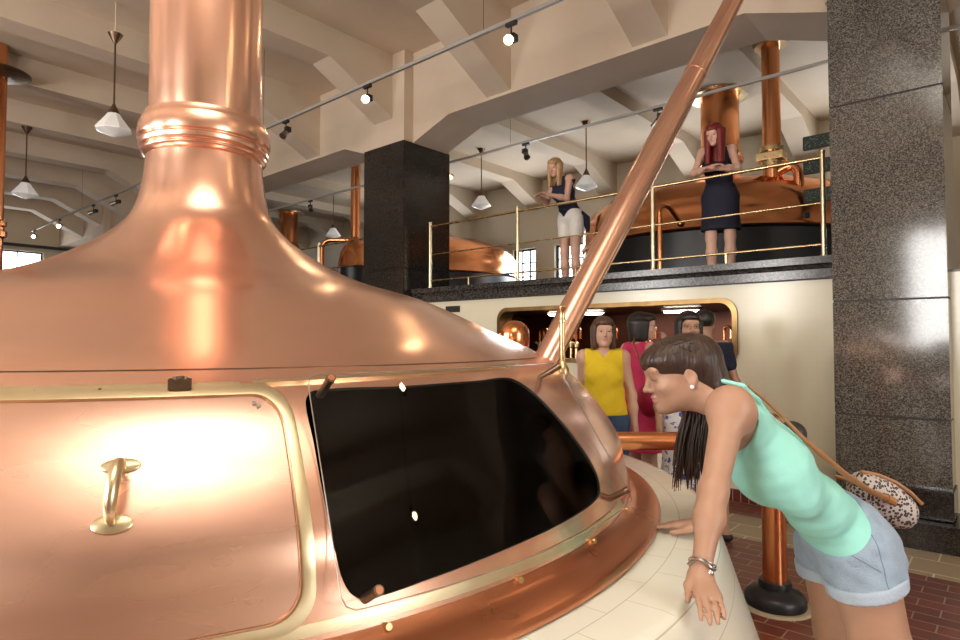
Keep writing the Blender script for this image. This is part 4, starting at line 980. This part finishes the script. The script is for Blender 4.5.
    mm = nt.nodes.new('ShaderNodeMath'); mm.operation = 'MAXIMUM'; nt.links.new(sm1, mm.inputs[0]); nt.links.new(sm2, mm.inputs[1])
    mi = nt.nodes.new('ShaderNodeMix'); mi.data_type = 'RGBA'; nt.links.new(mm.outputs[0], mi.inputs[0]); nt.links.new(src, mi.inputs[6]); mi.inputs[7].default_value = (.17, .24, .34, 1); nt.links.new(mi.outputs[2], bs.inputs['Base Color'])
    cf = smoothmax(smoothmax(leg-.021, Z-(hem+.032)), -(Z-(hem-.004)), .004); sdf_obj('rolled_cuff', F, cf, cloth('denim_cuff', (.48, .58, .70), .12, .85, .35), so)
    bt = smoothmax(smoothmax(tl-.0130, u1-.083, .004), -(u1-.056), .004); sdf_obj('waistband', F, bt, cloth('denim_band', (.34, .44, .57), .12, .85, .3), so)
    # shoes
    for an in (anL, anR):
        sh_o = F.new(); F.cap(sh_o, an+np.array([.035, 0, -.045]), an+np.array([-.14, 0, -.055]), .034, .020, .03, flat=((0, 1, 0), 1.4))
        sh_o = np.maximum(np.maximum(sh_o, Z-.052), -Z+.001); sdf_obj('shoe', F, sh_o, WHITE, t)

    # hair: cap, mass and separate locks
    hr = F.new()
    F.ell(hr, P(0, -.024, .036), np.array([.083, .104, .080])*s, hf, .02)
    F.ell(hr, P(.0, .040, .052), np.array([.072, .076, .052])*s, hf, .03)
    cutx = hf@np.array([0, 0, 0])
    L = [(X-hc[0])*hf[i, 0]+(Y-hc[1])*hf[i, 1]+(Z-hc[2])*hf[i, 2] for i in range(3)]
    lx, ly, lz = [l/s for l in L]
    line = np.where(ly > .0, -.014+ly*.12, .006-np.minimum(-ly, .03)*2.0+np.minimum(ly+.03, 0)*6)
    hr = smoothmax(hr, (line-lz)*.7, .008)
    F.cap(hr, P(-.030, -.060, .0), q_(717, 385, 1.69), .052, .026, .03, flat=((0, 1, 0), 1.1))
    F.cap(hr, P(.0, -.07, .03), P(.01, -.085, -.04), .05*s, .045*s, .03, flat=(hf[0], 1.25))
    F.cap(hr, P(.01, -.085, -.04), P(.05, -.07, -.10), .042, .030, .03, flat=(hf[0], 1.1))
    e0 = q_(697, 412, 1.85); e1 = q_(690, 440, 1.84); e2 = q_(689, 478, 1.84)
    F.cap(hr, P(.05, -.07, -.10), e0, .030, .026, .03, flat=((1, 0, 0), 1.2)); F.cap(hr, e0, e1, .024, .018, .03, flat=((1, 0, 0), 1.7)); F.cap(hr, e1, e2, .018, .006, .02, flat=((1, 0, 0), 2.0))
    paths = []
    rnd = random.Random(3)
    for i in range(120):
        a = rnd.uniform(0, 1); b = rnd.uniform(-1, 1)
        tip = q_(672+34*a, 472+rnd.uniform(-8, 20), 1.83+.035*b); midp = q_(675+30*a, 425, 1.83+.04*b); st_ = P(.045+.03*rnd.random(), -.03-.07*a, -.05+.04*rnd.random()); c_ = P(.06, -.04-.05*a, -.10)
        pts = []
        for tt_ in np.linspace(0, 1, 12): pts.append(st_*(1-tt_)**3+c_*3*tt_*(1-tt_)**2+midp*3*tt_*tt_*(1-tt_)+tip*tt_**3+np.array([.003*math.sin(tt_*9+i), 0, 0]))
        paths.append((pts, [.0042*(1-.8*(k/11)**2) for k in range(12)]))
    for i in range(150):          # strands lying over the crown, swept from the parting to behind the ear
        az = rnd.uniform(-1, 1); y0 = rnd.uniform(.01, .105)
        pts = []
        for k in range(11):
            u = k/10; ang = (.25+u*1.25)*(-1 if az < 0 else 1); yy = y0*(1-u)+(-.085+.03*abs(az))*u
            rx, ry, rz = .0835, .106, .0840
            if yy > .03: ex = .077+.0*yy; cz_ = .060; ezz = .058; cyy = .04; ery = .0795
            x = math.sin(ang)*rx*math.sqrt(max(0, 1-((yy+.022)/ .125)**2)); z = .036+math.cos(ang)*rz*math.sqrt(max(0, 1-((yy+.022)/.135)**2))
            pts.append(P(x, yy, z))
        if min(p_[2] for p_ in pts) < hc[2]-.02: continue
        paths.append((pts, [.0008+.0014*math.sin(PI*k/10) for k in range(11)]))
    HB = hairmat('dark_brown_hair', (.055, .028, .019), (.025, .013, .009))
    sdf_obj('hair', F, hr, HB, t, extra=tubes(paths, 5))
    eyes_brows(P, s, t, hf, open_=False)
    MB().sphere(tuple(P(-.088, .002, -.040)@B3), .0062, seg=14).build('earring', mat('pearl', (.9, .88, .85), .2), t)
    # bracelet watch on the near wrist
    wd = unit(elL-wrL); c = wrL+wd*.012; a1_ = unit(np.cross(wd, [0, 0, 1])); a2_ = np.cross(wd, a1_)
    V, F_ = tubes([([c+(a1_*math.cos(a)+a2_*math.sin(a))*.0285+wd*.004*math.sin(3*a) for a in np.linspace(0, 2*PI, 25)], [.0028]*25), ([c+(a1_*math.cos(a)+a2_*math.sin(a))*.0285+wd*(.007+.002*math.sin(2*a)) for a in np.linspace(0, 2*PI, 25)], [.0015]*25)], 6)
    mesh_from('bracelet', [tuple(v) for v in np.array(V)@B3], F_, STEEL, t)
    MB().sphere(tuple((c-unit(np.array([-.3, 1, .1]))*.029)@B3), .0075, (1, 1, 1), 12).build('bracelet_charm', mat('silver', (.8, .78, .75), .2, 1), t)
    # the leopard bag on a tan strap slung over her back
    bc = q_(882, 500, 2.00)
    bg = thing('shoulder_bag', tuple(bc@B3), 'leopard print bag with tan leather strap hanging behind the mint-topped woman', 'bag')
    ax = unit(q_(915, 515, 2.00)-q_(848, 484, 2.00)); nz = unit(np.cross(ax, [0, 1, 0.15])); nz = nz if nz[2] > 0 else -nz; dp_ = np.cross(nz, ax)
    FB = Field(bc-.2, bc+.2, .005); fb = FB.new(); FB.ell(fb, bc, (.128, .06, .078), np.stack([ax, dp_, nz]), .01)
    Xb, Yb, Zb = FB.grid(); lo_ = [(Xb-bc[0])*v[0]+(Yb-bc[1])*v[1]+(Zb-bc[2])*v[2] for v in (ax, dp_, nz)]
    bx_ = smoothmax(smoothmax(abs(lo_[0])-.118, abs(lo_[1])-.052, .05), abs(lo_[2]+.012*lo_[0]/.1)-.070+abs(lo_[0])*.12, .06)
    LEO = bpy.data.materials.new('leopard_print'); LEO.use_nodes = True; nt = LEO.node_tree; b = nt.nodes['Principled BSDF']; b.inputs['Roughness'].default_value = .6
    tc = nt.nodes.new('ShaderNodeTexCoord'); v = nt.nodes.new('ShaderNodeTexVoronoi'); v.inputs['Scale'].default_value = 95; nt.links.new(tc.outputs['Object'], v.inputs['Vector'])
    r = nt.nodes.new('ShaderNodeValToRGB'); els = r.color_ramp.elements; els[0].position = 0; els[0].color = (.22, .12, .09, 1); els[1].position = .28; els[1].color = (.03, .018, .015, 1)
    e_ = els.new(.42); e_.color = (.03, .018, .015, 1); e_ = els.new(.5); e_.color = (.55, .50, .47, 1); nt.links.new(v.outputs['Distance'], r.inputs[0]); nt.links.new(r.outputs[0], b.inputs['Base Color'])
    sdf_obj('pouch', FB, bx_, LEO, bg)
    TAN = mat('tan_leather', (.42, .19, .07), .45, 0, .2, 20)
    def tub(name, pts, rad, m, par, seg=8): V, F_ = tubes([(pts, rad if hasattr(rad, '__len__') else [rad]*len(pts))], seg); return mesh_from(name, [tuple(v) for v in np.array(V)@B3], F_, m, par)
    Lp = lambda x, y, z: bc+ax*x+dp_*y+nz*z
    tub('zip_band', [Lp(-.112, -.01, .056), Lp(-.06, -.012, .070), Lp(0, -.012, .072), Lp(.06, -.012, .062), Lp(.113, -.01, .044)], .006, TAN, bg)
    sp_ = [q_(748, 386, 1.66), q_(764, 399, 1.655), q_(781, 415, 1.65), q_(801, 436, 1.65), q_(822, 455, 1.67), q_(845, 474, 1.72), q_(868, 490, 1.82), q_(886, 498, 1.93)]
    tub('strap', sp_, [.003, .004, .0045, .0055, .0075, .008, .009, .011], TAN, bg); tub('strap_tab', [sp_[-1], q_(894, 502, 1.935)], [.015, .013], TAN, bg, 10)
    tub('second_strap', [q_(835, 476, 2.02), q_(845, 479, 2.0), q_(860, 486, 1.98)], .006, TAN, bg)
    MB().sphere(tuple(q_(792, 434, 1.84)@B3), .041, (1, 1, .95), 20).build('black_pouch', BLACKM, bg)
def smin(a, b, k): h_ = np.maximum(k-abs(a-b), 0)/k; return np.minimum(a, b)-h_*h_*k*.25
front_woman()

def person(label, base, face, s, arms, skin_, hair, outfit, lean=0, hface=None, hair_len=.2, legs=None, glasses=False, h=.0085, zf=0, hdown=0, bust=True, men=False, headoff=0, hw=1.0):
    """base (r,f) floor point, face angle vector (r,f), s scale, arms {L:(elbow, wrist), R:...} offsets from each shoulder in (right, forward, up) of the person"""
    fw = unit([face[0], face[1], 0]); lat = np.cross(fw, UPZ); o = np.array([base[0], base[1], zf]); W_ = lambda x, y, z: o+(lat*x+fw*y+UPZ*z)*s
    t = thing('person', tuple(o@B3), label, 'person')
    cl, sl = math.cos(lean), math.sin(lean)
    def T_(x, y, z): dz = z-.94; return W_(x, y*cl+dz*sl, .94+dz*cl-y*sl)        # torso point, leaning about the hips
    sw = .175 if men else .138
    pel = W_(0, -.01, .93); wai = T_(0, 0, 1.07); che = T_(0, .01, 1.22); nb = T_(0, -.01, 1.405); shL = T_(-sw, -.01, 1.37); shR = T_(sw, -.01, 1.37)
    hfw = fw if hface is None else unit([hface[0], hface[1], 0]); hf = frame(hfw*math.cos(hdown)-UPZ*math.sin(hdown), UPZ); hc = T_(0, .025+headoff, 1.54-.02*abs(lean))+(lat*0+fw*.03*sl)*s
    A_ = {}
    for k_, sh in (('L', shL), ('R', shR)):
        e, w_ = arms[k_]; A_[k_] = (sh, sh+(lat*e[0]+fw*e[1]+UPZ*e[2])*s, sh+(lat*w_[0]+fw*w_[1]+UPZ*w_[2])*s)
    lg = legs or {'L': ((-.09, .01, .50), (-.09, -.01, .08)), 'R': ((.09, .01, .50), (.09, -.01, .08))}
    allp = [pel, hc+UPZ*.15*s, o]+[q for v in A_.values() for q in v]+[W_(*p) for v in lg.values() for p in v]+[W_(.3, .3, .5), W_(-.3, -.28, .5)]
    lo = np.min(allp, 0)-.16; hi = np.max(allp, 0)+.16; lo[2] = zf
    F = Field(lo, hi, h); body = F.new(); tor = F.new(); leg = F.new()
    wsc = .86*s if not men else 1.0*s
    for f in (body, tor): M = torso_sdf(F, f, pel, che, nb, lat, shL, shR, w=wsc, bust=bust and not men, waist=wai)
    P = head_sdf(F, body, hc, hf, s*.90)
    F.cap(body, nb, P(0, -.03, -.05), .05*s, .046*s, .04)
    for k_, sg in (('L', -1), ('R', 1)):
        sh, el, wr_ = A_[k_]; limb(F, body, sh, el, wr_, (.041*s, 0, .031*s, .031*s, .020*s)); d = unit(wr_-el); pn = unit(np.cross(d, lat)) if abs(d[2]) > .7 else -UPZ
        if abs(d[2]) > .7: pn = -lat*sg
        hand(F, body, wr_, pn, d, 1 if (np.cross(d, pn)@(fw if abs(d[2]) > .7 else -lat*sg)) > 0 else -1, curl=.35, s=.9*s, spread=.03)
    for k_, sg in (('L', -1), ('R', 1)):
        hp = W_(.088*sg, 0, .90); kn = W_(*lg[k_][0]); an = W_(*lg[k_][1])
        for f in (body, leg): F.cap(f, hp, kn, .085*s, .052*s, .03); F.cap(f, kn, kn*.65+an*.35, .05*s, .052*s, .03); F.cap(f, kn*.65+an*.35, an, .052*s, .032*s, .03)
        F.cap(body, an+fw*-.03*s-UPZ*.035*s, an+fw*.14*s-UPZ*.055*s, .030*s, .018*s, .03, flat=(lat, 1.4))
    lipc = P(0, .104, -.061)
    sdf_obj('body', F, body, [skin_, LIP], t, matfn=lambda c: (np.linalg.norm((c-lipc)*[1, 1, 1.5], axis=1) < .017*s).astype(int))
    X, Y, Z = F.grid(); zz = (Z-zf)/s
    tv = T_(0, 0, 1.94)-T_(0, 0, .94); tv = unit(tv); al = lambda pt, n: (X-pt[0])*n[0]+(Y-pt[1])*n[1]+(Z-pt[2])*n[2]
    u = al(pel, tv)/s; fr = al(che, M[1])/s; lt = al(nb, lat)/s
    wrk = .0018*np.sin(u*60+lt*25)
    for part, kind, m, a, b_ in outfit:        # part name, kind, material, lower, upper limits
        if kind == 'top':      # along the torso from a to b
            f = smin(tor, leg, .03)-.010*s-wrk; f = smoothmax(f, (u-b_)*s+np.maximum(fr-.02, 0)*.6+(fr > .0)*np.maximum(.05-abs(lt), 0)*.8); f = smoothmax(f, (a-u)*s)
            if 'tank' in part:
                for sh in (shL, shR): d = np.sqrt((X-sh[0])**2+(Y-sh[1])**2+(Z-sh[2])**2)-.058*s; f = smoothmax(f, -d, .01)
        elif kind == 'loose':
            g = F.new(); F.cap(g, che+tv*.02, pel+tv*(a+.05), .095*s, .125*s, .05, flat=(lat, 1.22)); f = smin(g, smin(tor, leg, .03)-.012*s, .04)-wrk; f = smoothmax(f, (u-b_)*s+np.maximum(fr-.02, 0)*.4+(fr > .0)*np.maximum(.06-abs(lt), 0)*1.1); f = smoothmax(f, (a-u)*s)
            f = smoothmax(f, np.minimum((abs(lt)-.132)*s, 1)*(u > .22)-(u <= .22)*1.0, .004)
        elif kind == 'sleeves':
            g = F.new()
            for k_ in 'LR': sh, el, _ = A_[k_]; F.cap(g, sh, sh+(el-sh)*a, .058*s, .052*s, .02)
            f = smin(g, tor-.014*s, .03)-wrk; f = smoothmax(f, (u-.47)*s); f = smoothmax(f, (b_-u)*s)
        elif kind == 'skirt':
            g = F.new(); F.cap(g, W_(0, 0, 1.04), W_(0, .0, a+.02), .105*s, .155*s, .03, flat=(lat, 1.25)); f = smin(g, smin(tor, leg, .03)-.012*s, .03)-.004*np.sin(np.arctan2(Y-o[1], X-o[0])*11)*np.clip((1-zz), 0, 1); f = smoothmax(f, (zz-b_)*s); f = smoothmax(f, (a-zz)*s)
        elif kind == 'pants':
            f = smin(tor-.010*s, leg-.012*s, .03)-wrk; f = smoothmax(f, (zz-b_)*s); f = smoothmax(f, (a-zz)*s)
        elif kind == 'shoes':
            for k_ in 'LR':
                f = F.new(); an = W_(*lg[k_][1]); F.cap(f, an+fw*-.035*s-UPZ*.045*s, an+fw*.15*s-UPZ*.06*s, .036*s, .022*s, .03, flat=(lat, 1.4))
                f = np.maximum(np.maximum(f, Z-(an[2]-.025*s)), zf+.002-Z); sdf_obj(part[:-1] if part.endswith('s') else part, F, f, m, t)
            continue
        sdf_obj(part, F, f, m, t)
    hr = F.new(); E = lambda x, y, z, a, b_, c, k=.02: F.ell(hr, P(x, y, z), np.array([a, b_, c])*s*.90, hf, k)
    E(0, -.020, .042, .087, .105, .088); E(0, .045, .070, .07, .07, .045)
    L = [((X-hc[0])*hf[i, 0]+(Y-hc[1])*hf[i, 1]+(Z-hc[2])*hf[i, 2])/(s*.90) for i in range(3)]
    hr = smoothmax(hr, np.where(L[1] > .0, .03+np.minimum(L[1], .08)*.22-L[2]-np.maximum(abs(L[0])-.058, 0)*2.8, -.06-L[2])*.7, .006)
    if hair_len > 0:
        n_ = 26; rnd = random.Random(len(label))
        for i in range(n_):
            a = math.radians(-118+236*i/(n_-1)); x0_ = math.sin(a)*.074; y0_ = -math.cos(a)*.085-.012
            end = P(x0_*1.05, y0_*.95, .02-hair_len*rnd.uniform(.85, 1.0)); 
            if abs(lean) > .1: end = P(x0_*1.0, y0_*.9, .02)-UPZ*hair_len*s+(hc-nb)*.12
            F.cap(hr, P(x0_, y0_, .03), end, .024*s*hw, .015*s*hw, .012)
    sdf_obj('hair', F, hr, hair, t)
    eyes_brows(P, s*.90, t, hf, True, glasses)
    return t, P, A_
down = {'L': ((-.045, .01, -.28), (-.05, .06, -.52)), 'R': ((.045, .01, -.28), (.05, .06, -.52))}
YEL = cloth('yellow_blouse', (.88, .62, .02), .08); JEAN = cloth('blue_jeans', (.05, .10, .20), .3, .85, .3); PINK = cloth('pink_dress', (.90, .06, .20), .12)
NAVY = cloth('navy_cotton', (.012, .016, .045), .3); NAVYD = cloth('navy_dress', (.010, .010, .030), .3); WHT = cloth('white_cotton', (.80, .76, .70), .1); SHOEB = mat('black_leather', (.015, .013, .012), .35)
FLW = mat('blue_flower_print', (.82, .82, .86), .8, 0, 1, 26, ncol=(.06, .08, .42), stretch=(1, 1, 1))
for n_ in FLW.node_tree.nodes:
    if n_.type == 'VALTORGB': n_.color_ramp.elements[0].position = .40; n_.color_ramp.elements[1].position = .44
BLKH = hairmat('black_hair', (.018, .012, .010), (.008, .005, .004)); BRNH = hairmat('auburn_brown_hair', (.12, .055, .03), (.05, .022, .014)); REDH = hairmat('red_hair', (.23, .016, .012), (.10, .008, .008)); BLND = hairmat('blonde_hair', (.62, .40, .20), (.40, .24, .11))
# yellow blouse
t, P, A_ = person('woman in sleeveless yellow blouse and jeans with shoulder length brown hair', (.915, 4.55), (-.12, -1), 1.05, {'L': ((-.06, -.01, -.28), (-.075, .04, -.51)), 'R': ((.01, -.09, -.27), (-.06, -.12, -.48))}, SK2, BRNH,
    [('blouse', 'loose', YEL, .03, .505), ('jeans', 'pants', JEAN, .1, 1.02), ('shoes', 'shoes', SHOEB, 0, 0)], hface=(-.05, -1), hair_len=.15)
V, F_ = tubes([([P(.055*math.sin(a), .02+.055*math.cos(a)*.9, -.15-.04*(1+math.cos(a))) for a in np.linspace(0, 2*PI, 25)], [.0022]*25)], 6); mesh_from('necklace', [tuple(v) for v in np.array(V)@B3], F_, COPPER_DK, t)
# pink dress, turned away to the right with a hand at her mouth
t, P, A_ = person('woman in pink dress with black bobbed hair, turned away with hand at her mouth', (1.33, 5.1), (.75, .35), 1.085, {'L': ((-.08, .10, -.26), (-.02, .17, -.48)), 'R': ((.04, .12, -.25), (-.10, .22, .03))}, SK2, BLKH,
    [('dress', 'loose', PINK, -.02, .51), ('skirt', 'skirt', PINK, .60, 1.0), ('shoes', 'shoes', SHOEB, 0, 0)], hface=(.95, -.15), hair_len=.14)
bc = q_(651, 400, 4.82); bg = thing('handbag', tuple(bc@B3), 'pinkish red handbag hanging at the side of the pink-dressed woman', 'bag')
mb = MB().sphere(tuple(bc@B3), .125, (1, .7, 1.1), 24); mb.build('bag_body', mat('red_pink_leather', (.62, .03, .10), .4, 0, .3, 14, bump=.3, bscale=25), bg)
V, F_ = tubes([([bc+[0, 0, .12], q_(641, 365, 4.85), q_(634, 345, 4.92), q_(634, 338, 5.0)], [.008]*4)], 6); mesh_from('bag_strap', [tuple(v) for v in np.array(V)@B3], F_, TAN_ if 'TAN_' in globals() else COPPER_DK, bg)
# glasses and blue flowered skirt
person('woman with glasses, long black hair, navy top and blue flowered white skirt', (1.50, 4.40), (-.25, -1), 1.07, {'L': ((-.05, .0, -.28), (-.03, .06, -.52)), 'R': ((.06, .02, -.28), (.06, .10, -.50))}, SK1, BLKH,
    [('tank', 'top', NAVY, .02, .48), ('skirt', 'skirt', FLW, .50, 1.0), ('shoes', 'shoes', SHOEB, 0, 0)], hface=(-.1, -1), hair_len=.30, glasses=True)
# navy shirt, back to us
person('dark-haired person in navy shirt and black sandals, facing away towards the opening', (1.89, 5.15), (.1, 1), 1.10, {'L': ((-.08, .02, -.28), (-.05, .10, -.50)), 'R': ((.09, .02, -.28), (.10, .12, -.48))}, SK1, BLKH,
    [('shirt', 'sleeves', NAVY, .5, -.05), ('shorts', 'pants', cloth('dark_shorts', (.03, .03, .035), .2), .45, 1.0), ('sandals', 'shoes', SHOEB, 0, 0)], hair_len=0, bust=False,
    legs={'L': ((-.08, .12, .48), (-.09, .30, .08)), 'R': ((.08, -.08, .48), (.04, -.30, .08))})
# blonde on the gallery
ZF = 2.12
gv = (-.659, -.752)
t, P, A_ = person('blonde woman in navy top and white shorts leaning on the gallery rail', (1.13, 7.60), (-.82, -.60), 1.05, {'L': ((-.02, .07, -.25), (.06, .28, -.22)), 'R': ((.02, .09, -.24), (-.06, .28, -.22))}, SK2, BLND,
    [('tank_top', 'top', NAVY, .02, .49), ('shorts', 'pants', WHT, .68, 1.02), ('shoes', 'shoes', SHOEB, 0, 0)], lean=.36, hface=(-.6, -.8), hdown=.30, hair_len=.24, zf=ZF)
w0 = np.array([1.13, 7.60, ZF+.98]); jl = MB()
V, F_ = tubes([([w0+np.array([.10, -.10, .02]), w0+np.array([.18, -.08, -.04]), w0+np.array([.21, -.06, -.20])], [.05, .055, .02])], 10); mesh_from('tied_jacket', [tuple(v) for v in np.array(V)@B3], F_, NAVY, t)
# red hair
person('red-haired woman in short navy dress with forearms resting on the brass rail', (2.55, 6.45), (-.50, -.86), 1.05, {'L': ((-.06, .10, -.22), (.13, .24, -.235)), 'R': ((.06, .10, -.22), (-.14, .26, -.22))}, SK2, REDH,
    [('tank_dress', 'top', NAVYD, .0, .48), ('skirt', 'skirt', NAVYD, .57, 1.03), ('shoes', 'shoes', SHOEB, 0, 0)], lean=.42, hface=(-.70, -.70), hdown=.32, hair_len=.30, hw=1.4, zf=ZF)
